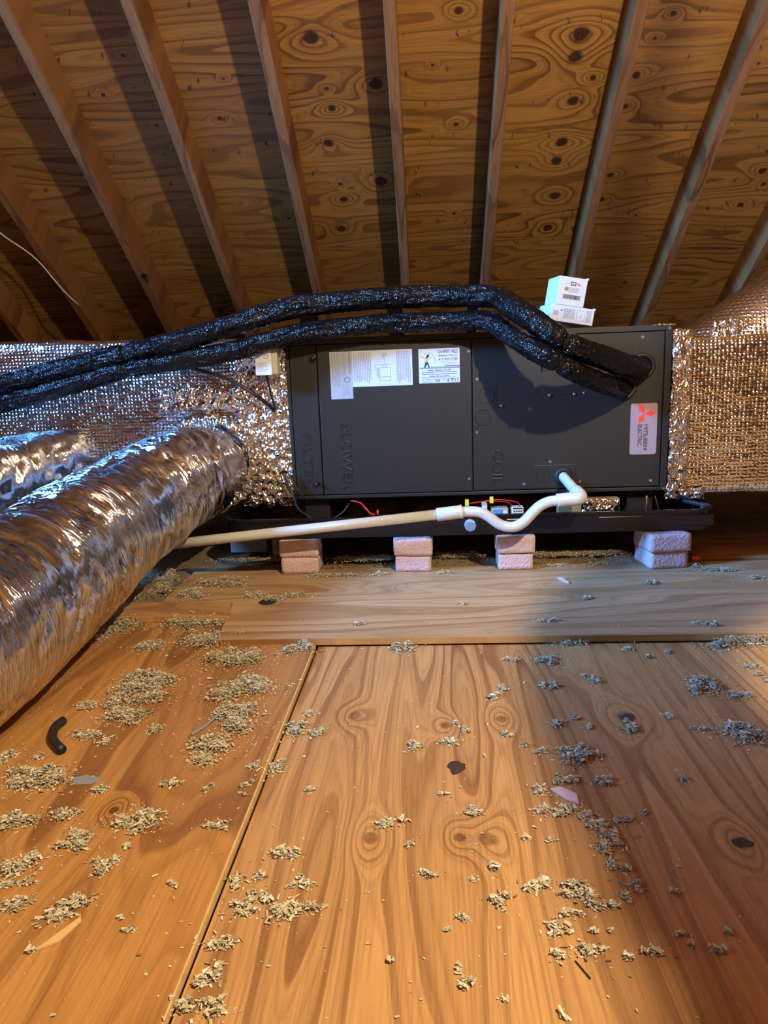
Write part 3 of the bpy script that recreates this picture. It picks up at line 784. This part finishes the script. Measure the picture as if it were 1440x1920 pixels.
# ------------------------------------------------------------------ black wrapped refrigerant lines
LO = [(.65,2.43,.606),(.623,2.38,.605),(.534,2.26,.63),(.45,2.17,.66),(.373,2.13,.699),(.314,2.15,.734),(.254,2.23,.781),(.198,2.32,.83),(.108,2.36,.836),(.005,2.37,.837),(-.167,2.37,.837),(-.41,2.35,.817),(-.601,2.33,.773),(-.774,2.31,.747),(-.963,2.29,.724),(-1.178,2.28,.675),(-1.395,2.27,.628),(-1.679,2.27,.571),(-1.964,2.27,.545)]
UP = [(.708,2.43,.67),(.68,2.38,.667),(.576,2.27,.692),(.475,2.18,.721),(.389,2.14,.758),(.315,2.16,.818),(.262,2.23,.863),(.222,2.31,.9),(.109,2.36,.913),(.007,2.37,.917),(-.164,2.37,.917),(-.405,2.35,.901),(-.595,2.33,.857),(-.768,2.31,.811),(-.961,2.29,.771),(-1.171,2.28,.731),(-1.386,2.27,.688),(-1.668,2.27,.632),(-1.952,2.27,.607)]
def lineset(pts, r, label, breaks, seed):
    t = thing('refrigerant_line', pts[0], label, 'insulated pipe')
    P = catmull(pts, .004); X = P[:, 0]
    bx = [10]+breaks+[-10]
    for k in range(len(bx)-1):
        sel = np.where((X <= bx[k]+.004) & (X >= bx[k+1]-.004))[0]
        if len(sel) < 3: continue
        Q = P[sel[0]:sel[-1]+1]; n = len(Q)
        e = np.minimum(np.arange(n), np.arange(n)[::-1])*.004
        rad = r*(1-.34*np.exp(-(e/.013)**2))
        def disp(s, a, p, k=k):
            ca, sa = math.cos(a), math.sin(a)
            return .0028*nz(s*14+seed+k, ca*1.5, sa*1.5)+.0035*abs(nz(s*60, ca*3+seed, sa*3+k))+.0022*nz(s*110+a*3, ca*5+seed, sa*5)
        link('wrap_section', tube_mesh('wrap_section', Q, rad, 36, disp), M['sleeve'], t, smooth=True)
    for bx_ in breaks:
        i = int(np.argmin(abs(X-bx_))); a, c = Vector(P[i]), Vector(P[min(i+2, len(P)-1)]); d = (c-a).normalized()
        b = MB().cyl(a-d*.006, a+d*.006, r*.78, 20); b.build('tie_strap', M['bplastic'], t, bevel=.001)
    return t
lineset(UP, .0335, 'upper black wrapped refrigerant line arching over the air handler', [.40, .235, -.961], 1.0)
lineset(LO, .0300, 'lower black wrapped refrigerant line looping into the coil panel', [.385, .245, -.966], 6.0)
b = MB().cyl((.333,2.136,.705),(.337,2.13,.668),.003,6)
tag(b.build('cable_tie', M['bplastic']), 'black cable tie tail hanging under the lower wrapped line', 'cable tie')

# ------------------------------------------------------------------ condensate pipe
cp = thing('condensate_pipe', (.1, 2.2, .02), 'white PVC condensate pipe with a trap in front of the drain pan', 'pipe')
tube('drain_stub', [(.458,2.445,.313),(.461,2.36,.303),(.468,2.24,.287)], .0165, M['pvc'], cp, seg=20)
tube('elbow', [(.467,2.26,.289),(.470,2.215,.283),(.462,2.198,.278),(.435,2.197,.276),(.395,2.197,.273)], .0215, M['pvc'], cp, .006, 24)
tube('trap', [(.398,2.197,.273),(.373,2.198,.270),(.345,2.2,.257),(.322,2.2,.236),(.296,2.2,.208),(.268,2.2,.193),(.240,2.2,.193),(.214,2.2,.204),(.186,2.2,.226),(.160,2.2,.240),(.130,2.2,.244),(.085,2.2,.244)], .0168, M['pvc'], cp, .006, 24)
b = MB().cyl((.100,2.2,.2445),(.022,2.2,.2365),.0212,26); b.cyl((.103,2.2,.2448),(.096,2.2,.244),.0225,26)
b.build('coupling', M['pvc'], cp, bevel=.0015)
MB().cyl((.04,2.2,.2385),(-1.05,2.205,.140),.0165,26).build('long_run', M['pvc'], cp)
for o_ in bpy.data.objects:
    if o_.name.startswith(('long_run', 'coupling')): o_.data.polygons.foreach_set('use_smooth', [len(p.vertices) == 4 for p in o_.data.polygons])

# ------------------------------------------------------------------ cartons on top of the unit
def carton(label, w_, d_, h_, corner, alpha, tilt, side_prints):
    t = bpy.data.objects.new('carton', None); C.objects.link(t); tag(t, label, 'box', 'small white cartons on the air handler')
    t.matrix_world = Matrix.Translation(Vector(corner)) @ Matrix.Rotation(tilt, 4, 'Y') @ Matrix.Rotation(alpha, 4, 'Z')
    def loc(o): o.matrix_parent_inverse = Matrix.Identity(4); return o
    b = MB().box(0, w_, 0, d_, 0, h_)
    loc(b.build('carton_body', M['card'], t, bevel=.0012))
    b = MB().box(-.0008, w_*.995, .002, d_-.002, h_, h_+.0012); b.box(w_-.004, w_+.0022, -.0006, d_, h_-.002, h_+.004); loc(b.build('carton_flap', M['card'], t, bevel=.0003))
    for nm, mm, bx in side_prints:
        bb = MB()
        for q in bx: bb.box(q[0], q[1], -.0005, .0002, q[2], q[3])
        loc(bb.build(nm, mm, t))
    return t
rnd = random.Random(8)
def words(x0, x1, z0, z1, n):
    out = []; dz = (z1-z0)/n
    for i in range(n):
        x = x0; z = z1-(i+1)*dz
        while x < x1:
            L = rnd.uniform(.002, .006); out.append((x, min(x1, x+L), z, z+dz*.45)); x += L+.0013
    return out
def cols_(x0, x1, z0, z1, n):
    out = []; dx = (x1-x0)/n
    for i in range(n):
        z = z1
        while z > z0:
            L = rnd.uniform(.002, .006); out.append((x0+i*dx, x0+i*dx+dx*.5, max(z0, z-L), z)); z -= L+.0012
    return out
bars = []; x = .020
while x < .078:
    L = rnd.choice([.0006, .0011, .0018]); bars.append((x, x+L, .022, .034)); x += L+rnd.choice([.0006, .0012])
lo_c = carton('long low white carton with printed instructions, lying on the cabinet top', .150, .13, .0520, (.4130, 2.475, .8345), R(8), R(9.5),
   [('small_print', M['greyink'], cols_(.045,.085,.012,.044,8)+cols_(.124,.142,.008,.046,4)), ('barcode', M['greyink'], [(.010,.028,.020+k*.003,.0216+k*.003) for k in range(5)]),
    ('printed_drawing', M['greyink'], [(.090,.118,.010,.0107),(.090,.118,.043,.0437),(.090,.0907,.010,.0437),(.1173,.118,.010,.0437),(.099,.109,.022,.0226),(.103,.1036,.018,.032),(.033,.040,.034,.040)])])
up_c = carton('cube-like white carton with a barcode, topmost on the cabinet', .096, .125, .0900, (.4345, 2.478, .8855), R(8), R(9.5),
   [('brand_panel', M['ink'], [(.040,.058,.064,.066),(.040,.058,.0745,.0765),(.040,.0425,.066,.0745),(.0555,.058,.066,.0745),(.046,.052,.068,.0705)]), ('red_print', M['redink'], [(.062,.070,.071,.0735),(.062,.075,.067,.069)]),
    ('barcode', M['ink'], bars+[(.016,.084,.0345,.0350),(.016,.084,.0205,.021)]), ('small_print', M['greyink'], [(.022,.038,.070,.0706)]+words(.036,.070,.044,.060,4))])
b = MB()
n = 20; b.add([(.028+.0065*math.cos(2*math.pi*k/n), -.0006, .0525+.0065*math.sin(2*math.pi*k/n)) for k in range(n)], [tuple(range(n))])
o = b.build('round_mark', M['brown'], up_c); o.matrix_parent_inverse = Matrix.Identity(4)

# ------------------------------------------------------------------ control box on the left plenum, its cables
sb = thing('control_box', (-.53, 2.39, .688), 'white control box hung on the left plenum beside the cabinet', 'control box')
me = round_box('housing', (-.560, 2.350, .688), (-.505, 2.412, .776), .003, .006); link('housing', me, M['white'], sb, smooth=False)
b = MB().box(-.505, -.489, 2.362, 2.412, .690, .774); b.build('back_housing', plain('beige_plastic', (.52,.44,.32), .5), sb, bevel=.002)
b = MB()
for k in range(6): b.box(-.553, -.553+[.03,.034,.02,.036,.028,.03][k], 2.3492, 2.351, .701+k*.0052, .7018+k*.0052)
b.box(-.530,-.5285,2.3492,2.351,.742,.752); b.box(-.517,-.5155,2.3492,2.351,.742,.752); b.box(-.530,-.5155,2.3492,2.351,.742,.7432); b.box(-.530,-.5155,2.3492,2.351,.751,.752); b.box(-.551,-.548,2.3492,2.351,.746,.749)
b.build('printed_label', M['greyink'], sb)
t = tube('cable', [(-.536,2.40,.69),(-.531,2.405,.65),(-.522,2.41,.60),(-.516,2.415,.575)], .0036, M['blackwire'], None, .01, 8); tag(t, 'thin black cable dropping from the white control box', 'cable')
t = tube('cable', [(-.828,2.335,.752),(-.766,2.36,.717),(-.67,2.365,.685),(-.601,2.37,.645),(-.55,2.39,.604),(-.520,2.42,.568)], .0066, M['blackwire'], None, .01, 10); tag(t, 'thick black cable arching from the wrapped lines to the foil', 'cable')
for k, pts in enumerate(([(-.497,2.40,.345),(-.488,2.395,.31),(-.468,2.39,.275),(-.447,2.36,.235),(-.40,2.34,.206)], [(-.487,2.41,.355),(-.470,2.405,.325),(-.452,2.40,.292),(-.43,2.405,.262)])):
    t = tube('cable', pts, .0045 if k == 0 else .003, M['blackwire'], None, .01, 8); tag(t, ['black cable hanging past the lower left cabinet corner', 'short thin black cable at the lower left cabinet corner'][k], 'cable')
t = tube('cable', [(-.41,2.34,.207),(-.37,2.335,.201),(-.33,2.335,.204),(-.295,2.35,.222),(-.272,2.37,.250)], .0028, M['blackwire'], None, .01, 8); tag(t, 'thin black cable looping in the pan under the filter door', 'cable')
t = tube('wire', [(-.27,2.40,.252),(-.235,2.37,.249),(-.215,2.34,.236),(-.198,2.33,.219),(-.182,2.33,.2135)], .0030, M['redwire'], None, .008, 8); tag(t, 'red wire under the blower panel', 'wire')
t = tube('wire', [(-.174,2.33,.214),(-.174,2.335,.23)], .004, M['redwire'], None, .008, 8); tag(t, 'short red wire stub beside the red wire', 'wire')
# float switch and connectors in the pan
fs_ = thing('float_switch', (.23, 2.36, .150), 'float switch with red wires and yellow tags in the drain pan', 'switch')
b = MB().box(.205, .262, 2.335, 2.375, .150, .226); b.build('switch_body', plain('tan_switch', (.34,.27,.19), .5), fs_, bevel=.003)
b = MB().box(.212, .240, 2.330, 2.336, .208, .222); b.build('switch_label', M['blueink'], fs_); b = MB().box(.243, .258, 2.330, 2.336, .206, .218); b.build('switch_label', M['white'], fs_)
b = MB().box(.272, .312, 2.335, 2.37, .150, .228); cb = b.build('connector', M['white'], fs_, bevel=.003)
bb = MB().box(.276,.308,2.3335,2.3352,.222,.2265); [bb.box(.278+k*.008,.283+k*.008,2.3335,2.3352,.213,.217) for k in range(4)]; bb.build('small_print', M['ink'], cb)
for k, (x0, x1) in enumerate(((.120,.262),(.150,.290))):
    tube('red_lead', [(x0,2.33,.243+k*.003),((x0+x1)/2,2.325,.253+k*.004),(x1,2.335,.245),(x1+.01,2.345,.228)], .0022, M['redwire'], fs_, .008, 6)
for x, z in ((.118,.249),(.199,.256)): 
    b = MB().box(x, x+.012, 2.322, 2.324, z-.010, z+.012); b.build('yellow_tag', M['yellow'], fs_)
b = MB().box(.175,.192,2.335,2.36,.205,.244); b.build('white_clip', M['white'], fs_, bevel=.002)
b = MB().box(.430, .632, 2.362, 2.40, .150, .2445)
fb = b.build('foil_faced_block', plain('brown_backing', (.26,.16,.06), .5, var=.4, scale=40), bevel=.002); tag(fb, 'brown block with a foil corner in the drain pan below the elbow', 'block')
link('foil_face', crumple('foil_face', .505, .630, .158, .2435, 2.362, .004, .006, 23.0, .004), M['crinkle'], fb, smooth=True)
b = MB().cyl((.719,2.36,.150),(.719,2.36,.246),.0042,10); b.cyl((.719,2.36,.246),(.719,2.36,.252),.0035,10,.001)
tag(b.build('threaded_rod', M['copper']), 'upright copper coloured rod in the right end of the pan', 'rod')
b = MB().cyl((.745,2.36,.250),(.772,2.36,.160),.0018,8); tag(b.build('wire', M['screw']), 'thin bare wire leaning in the right end of the pan', 'wire')
t = tube('hose', [(.86,2.45,.216),(.905,2.36,.214),(.915,2.33,.213),(.88,2.32,.214)], .008, M['rubber'], None, .01, 10); tag(t, 'black hose end curled on the right pan rim', 'hose')

# ------------------------------------------------------------------ small things on the floor and rafters
t = tube('hose_piece', [(-.750,1.284,.0190),(-.753,1.262,.0190),(-.746,1.236,.0190),(-.729,1.205,.0190),(-.694,1.170,.0190)], .0088, M['rubber'], None, .006, 16); tag(t, 'short curved piece of black rubber hose on the left plywood', 'hose')
t = tube('plastic_strip', [(-.470,1.236,.0130),(-.452,1.268,.014),(-.437,1.30,.020),(-.424,1.325,.016)], .0028, M['greytape'], None, .006, 6); tag(t, 'thin grey plastic strip lying on the left plywood', 'strip')
def shard(pts, label, m, zt=.003, name='plastic_shard', z=.0003):
    b = MB(); n = len(pts); b.prism(pts, z, z+zt); o = b.build(name, m, bevel=.0006); return tag(o, label, 'scrap')
o = shard([(.187,1.072),(.205,1.079),(.228,1.058),(.226,1.032),(.207,1.044)], 'pinkish plastic shard beside the insulation clumps at right', M['foamcut'])
o = shard([(.398,2.185),(.414,2.18),(.423,2.13),(.408,2.155)], 'pale pink foam shard on the long plank', M['foamcut'], .006, z=.0243)
o = shard([(-.635,1.092),(-.612,1.100),(-.580,1.090),(-.592,1.072),(-.622,1.070)], 'flat grey paper scrap on the left plywood', M['greytape'], .001, 'paper_scrap', .0103)
o = shard([(-.492,.716),(-.478,.742),(-.462,.770),(-.458,.764),(-.470,.730)], 'pale wood splinter in the insulation at the lower left', plain('pale_splinter', (.62,.42,.16), .7), .004, 'wood_splinter', .0103)
b = MB(); n = 16; b.add([(.036+(.015+.013*nz(k*1.3,2,0))*math.cos(2*math.pi*k/n), 1.142+(.020+.018*nz(k*1.7,5,0))*math.sin(2*math.pi*k/n), .0012) for k in range(n)]+[(.036,1.142,.006)], [(k,(k+1)%n,n) for k in range(n)])
tag(b.build('bark_flake', plain('dark_bark', (.05,.022,.014), .9, var=.4, scale=200, bump=.004)), 'dark brown bark flake on the middle plywood', 'bark')
b = MB().cyl((-.488,1.998,.0242),(-.488,1.998,.0272),.026,24); tag(b.build('knockout_disc', M['rubber'], bevel=.001), 'round black knockout disc on the long plank', 'disc')
b = MB().cyl((.868,2.345,.036),(.895,2.340,.036),.0105,12,.007); tag(b.build('wire_nut', M['orange'], bevel=.001), 'orange wire cap beside the rightmost foam stack', 'wire cap')
b = MB().cyl((.158,.725,.0012),(.170,.700,.0014),.0010,6); tag(b.build('twig', M['rubber']), 'tiny dark twig on the plywood near the viewer', 'twig')
t = tube('cable', [(-2.2,3.05,1.62),(-1.94,3.17,1.43),(-1.85,3.21,1.335),(-1.755,3.28,1.245),(-1.69,3.36,1.12),(-1.66,3.45,1.05)], .0032, M['whitewire'], None, .02, 8); tag(t, 'thin white cable stapled down a rafter at the far left', 'cable')

# ------------------------------------------------------------------ pendant bulb (out of frame, lights the attic)
lamp = thing('pendant_lamp', (BULB.x, BULB.y, BULB.z-.04), 'bare bulb hanging on a cord above the viewer', 'lamp')
pt = bpy.data.lights.new('bulb_light', 'POINT'); pt.energy = BULB_POWER; pt.color = BULB_COLOR; pt.shadow_soft_size = .034
pto = bpy.data.objects.new('bulb_light', pt); C.objects.link(pto); pto.location = BULB
MB().cyl((BULB.x,BULB.y,BULB.z+.034),(BULB.x,BULB.y,BULB.z+.09),.02,14).build('socket', M['bplastic'], lamp)
MB().cyl((BULB.x,BULB.y,BULB.z+.088),(BULB.x,BULB.y,2.88),.003,6).build('cord', M['blackwire'], lamp)

# ------------------------------------------------------------------ loose cellulose on the boards
DEBL="-0.49,1.62,0.073,0.066 -0.57,1.73,0.107,0.052 -0.67,1.86,0.1,0.06 -0.73,1.69,0.043,0.029 -0.34,1.67,0.041,0.035 -0.66,1.49,0.069,0.04 -0.64,1.39,0.065,0.06 -0.63,1.31,0.045,0.036 -0.43,1.43,0.077,0.062 -0.4,1.3,0.049,0.062 -0.41,1.2,0.051,0.03 -0.41,1.14,0.029,0.021 -0.32,1.13,0.012,0.01 -0.74,1.36,0.024,0.015 -0.69,1.24,0.038,0.016 -0.56,1.26,0.019,0.015 -0.63,1.21,0.016,0.009 -0.28,1.15,0.017,0.028 -0.27,1.27,0.026,0.025 -0.23,1.26,0.016,0.016 -0.26,1.34,0.011,0.014 -0.79,1.15,0.02,0.025 -0.73,1.16,0.01,0.009 -0.7,1.09,0.057,0.039 -0.72,1.07,0.024,0.025 -0.57,1.05,0.016,0.015 -0.45,1.07,0.019,0.011 -0.32,1.07,0.009,0.009 -0.32,1.04,0.009,0.004 -0.38,1.06,0.009,0.009 -0.21,1.07,0.009,0.011 -0.66,0.97,0.035,0.027 -0.59,0.98,0.022,0.019 -0.55,0.92,0.025,0.022 -0.47,0.97,0.032,0.027 -0.49,0.96,0.017,0.013 -0.46,0.94,0.008,0.006 -0.34,0.96,0.023,0.01 -0.22,0.91,0.024,0.016 -0.6,0.87,0.033,0.026 -0.58,0.83,0.023,0.008 -0.48,0.86,0.015,0.021 -0.46,0.88,0.009,0.007 -0.46,0.91,0.006,0.005 -0.28,0.85,0.011,0.017 -0.25,0.86,0.015,0.006 -0.19,0.85,0.017,0.01 -0.56,0.79,0.02,0.015 -0.48,0.8,0.024,0.015 -0.49,0.77,0.018,0.016 -0.5,0.72,0.007,0.006 -0.36,0.83,0.007,0.004 -0.26,0.8,0.021,0.013 -0.24,0.82,0.016,0.01 -0.19,0.8,0.03,0.017 -0.27,0.74,0.02,0.011 -0.27,0.7,0.013,0.014 -0.28,0.69,0.012,0.012 -0.39,0.75,0.009,0.003 -0.27,0.65,0.027,0.013 -0.25,0.65,0.009,0.005 -0.41,0.77,0.003,0.002 -0.9,1.88,0.071,0.061 -0.9,1.78,0.038,0.048"
DEBR="-0.08,1.71,0.044,0.043 0.33,1.71,0.052,0.028 0.5,1.73,0.052,0.026 0.75,1.7,0.081,0.052 0.27,1.59,0.031,0.025 0.19,1.6,0.019,0.01 0.35,1.49,0.017,0.022 0.25,1.46,0.02,0.019 0.51,1.61,0.009,0.01 0.56,1.64,0.009,0.016 0.47,1.66,0.013,0.011 0.57,1.45,0.038,0.046 0.63,1.41,0.024,0.015 0.72,1.55,0.02,0.014 0.71,1.51,0.011,0.009 0.72,1.48,0.008,0.013 0.58,1.24,0.04,0.039 0.13,1.41,0.016,0.022 0.15,1.45,0.011,0.013 0.24,1.29,0.018,0.013 0.28,1.32,0.008,0.011 0.29,1.28,0.013,0.007 0.37,1.28,0.017,0.025 0.46,1.32,0.008,0.009 0.5,1.27,0.015,0.006 -0.04,1.21,0.019,0.014 0.03,1.22,0.02,0.012 0.06,1.27,0.008,0.015 0.14,1.25,0.014,0.012 0.04,1.29,0.009,0.01 0.25,1.18,0.035,0.032 0.28,1.18,0.019,0.014 0.17,1.21,0.011,0.008 0.19,1.19,0.01,0.009 0.22,1.1,0.02,0.018 0.17,1.07,0.02,0.011 0.28,1.09,0.017,0.015 0.41,1.1,0.009,0.009 0.19,1.01,0.031,0.016 0.23,1.0,0.012,0.013 0.24,0.96,0.021,0.022 0.25,0.93,0.023,0.019 0.25,0.89,0.015,0.011 0.26,0.85,0.012,0.012 0.25,0.83,0.01,0.01 0.18,0.84,0.024,0.018 0.21,0.82,0.02,0.015 0.13,0.85,0.019,0.012 0.17,0.8,0.017,0.007 0.15,0.77,0.016,0.01 0.14,0.73,0.011,0.01 0.18,0.74,0.02,0.011 0.25,0.74,0.014,0.007 0.22,0.73,0.006,0.005 0.03,0.69,0.011,0.009 0.02,0.71,0.003,0.004 0.08,0.82,0.016,0.015 0.08,0.89,0.009,0.013 -0.02,0.87,0.015,0.008 0.03,0.79,0.009,0.007 0.05,1.01,0.02,0.011 -0.07,0.98,0.021,0.013 0.01,1.06,0.009,0.006 -0.04,0.93,0.009,0.006 0.13,0.95,0.006,0.006 0.17,0.94,0.008,0.005 0.07,0.67,0.006,0.003 0.13,0.65,0.004,0.004 0.05,0.86,0.007,0.005 0.29,0.77,0.01,0.005 0.35,0.77,0.006,0.005 0.33,0.74,0.008,0.006 0.3,0.75,0.004,0.004 0.31,0.84,0.01,0.005 0.29,0.99,0.024,0.005 0.32,1.01,0.01,0.006 -0.06,0.72,0.006,0.003 0.01,0.77,0.005,0.003 0.19,0.77,0.005,0.003 0.21,0.77,0.003,0.002"

def crumbs(name, spec, zfun, seed, label, sprinkle, box):
    rg = np.random.default_rng(seed); V = []; Fc = []; nv = 0
    base = np.array([(1,0,0),(-1,0,0),(0,1,0),(0,-1,0),(0,0,1),(0,0,-1)], float)
    bf = [(0,2,4),(2,1,4),(1,3,4),(3,0,4),(2,0,5),(1,2,5),(3,1,5),(0,3,5)]
    def crumb(x, y, z, s):
        nonlocal nv
        d = base*(rg.uniform(.45, 1.25, (6,1)))*np.array([s, s*rg.uniform(.5,1), s*rg.uniform(.22,.6)])
        a = rg.uniform(0, 2*np.pi); t = rg.uniform(-.7,.7); ca, sa = np.cos(a), np.sin(a); ct, st = np.cos(t), np.sin(t)
        d = d @ np.array([[ct,0,st],[0,1,0],[-st,0,ct]]).T @ np.array([[ca,-sa,0],[sa,ca,0],[0,0,1]]).T
        V.append(d+np.array([x, y, z])); Fc.extend([(p+nv, q+nv, r+nv) for p, q, r in bf]); nv += 6
    def flake(x, y, z, s):
        nonlocal nv
        a = rg.uniform(0, 2*np.pi); ca, sa = np.cos(a), np.sin(a); l, wd = s*rg.uniform(.8,1.8), s*rg.uniform(.3,.8)
        q = np.array([(-l,-wd,rg.uniform(-.4,.4)*s),(l,-wd*.6,rg.uniform(0,.9)*s),(l*.8,wd,rg.uniform(0,.7)*s),(-l,wd*.8,rg.uniform(-.2,.6)*s)])
        q[:, :2] = q[:, :2] @ np.array([[ca,-sa],[sa,ca]]).T
        V.append(q+np.array([x, y, z+s*.35])); Fc.append((nv,nv+1,nv+2)); Fc.append((nv,nv+2,nv+3)); nv += 4
    for it in spec.split():
        cx, cy, rx, ry = map(float, it.split(','))
        area = math.pi*rx*ry; k = max(3, int(4+rx*90))
        sub = [(cx+rx*.75*rg.uniform(-1,1), cy+ry*.75*rg.uniform(-1,1), rg.uniform(.35,.7)) for _ in range(k)]
        n = int(min(2600, area*330000)+16); hmax = min(.020, .30*min(rx, ry)+.003)
        for _ in range(n):
            sx, sy, sr = sub[rg.integers(len(sub))]
            q = abs(rg.normal(0, .5)) if rg.random() < .93 else rg.uniform(1, 2.6); a = rg.uniform(0, 2*np.pi)
            x = sx+rx*sr*q*np.cos(a); y = sy+ry*sr*q*np.sin(a); hh = hmax*max(0, 1-q*q)*rg.uniform(0, 1)
            s = rg.uniform(.0011, .0031)*(1.5 if rg.random() < .06 else 1)
            (crumb if rg.random() < .62 else flake)(x, y, zfun(x, y)+s*.3+hh, s)
    for _ in range(sprinkle):
        x, y = rg.uniform(*box[0]), rg.uniform(*box[1]); s = rg.uniform(.0007, .0022)*(1 if rg.random() < .9 else 1.6)
        (crumb if rg.random() < .5 else flake)(x, y, zfun(x, y)+s*.3, s)
    V = np.concatenate(V); me = bpy.data.meshes.new(name); me.from_pydata(V.tolist(), [], Fc); me.update()
    o = link(name, me, M['crumb']); return tag(o, label, 'insulation', kind='stuff')
g = Nt('cellulose_crumbs'); geo = g.n('NewGeometry'); ri = geo.outputs['Random Per Island']
M['crumb'] = g.set(Base_Color=g.ramp(ri, [(0,(.19,.14,.08)),(.25,(.44,.36,.21)),(.7,(.60,.52,.33)),(1,(.74,.68,.50))]), Roughness=.9)
zl = lambda x, y: .0102 if x < -.2995 else .0002
crumbs('loose_insulation', DEBL, zl, 3, 'tan cellulose clumps scattered over the left plywood sheet', 700, ((-.95,-.2), (.55,1.86)))
crumbs('loose_insulation', DEBR, lambda x, y: .0002, 5, 'cellulose clumps and flakes scattered over the middle plywood sheet', 800, ((-.28,.9), (.55,1.69)))
PLK = ' '.join('%.3f,%.3f,%.3f,%.3f' % t for t in [(-.42,2.05,.05,.02),(-.47,2.02,.03,.02),(-.54,2.06,.03,.03),(-.33,2.26,.08,.02),(-.16,2.27,.03,.015),(.05,2.27,.03,.015),(.42,2.33,.05,.012),(.55,2.33,.04,.012),(.67,2.12,.025,.02),(.92,2.24,.05,.02),(.98,2.15,.03,.015),(.70,1.76,.03,.012),(.30,1.80,.03,.01),(.1,1.95,.02,.01),(.45,1.98,.02,.012),(-.2,1.80,.02,.012),(-.70,2.2,.10,.05),(-.75,2.08,.05,.05),(.85,2.30,.03,.02)])
crumbs('loose_insulation', PLK, lambda x, y: .0243, 8, 'cellulose crumbs lying on the long plywood plank', 420, ((-.8,1.2), (1.72,2.34)))
BED = ' '.join('%.3f,%.3f,%.3f,%.3f' % t for t in [(-.62,2.42,.12,.03),(-.25,2.41,.10,.03),(-.17,2.42,.06,.03),(.10,2.42,.10,.03),(.45,2.42,.14,.03),(.58,2.41,.08,.03),(-.9,2.2,.06,.10),(-1.0,2.1,.10,.07),(-.85,2.1,.03,.06)])
crumbs('loose_insulation', BED, lambda x, y: .040, 9, 'cellulose crumbs heaped along the back of the long plank', 200, ((-1.1,.7), (2.38,2.6)))

for o in bpy.data.objects:
    if o.name.split('.')[0] in ('small_print', 'printed_drawing', 'barcode', 'printed_label', 'wiring_diagram', 'certification_marks', 'rule', 'red_print', 'brand_panel', 'figure_light', 'figure_dark', 'embossed_lettering', 'diamond_mark', 'arc'):
        o['kind'] = 'stuff'
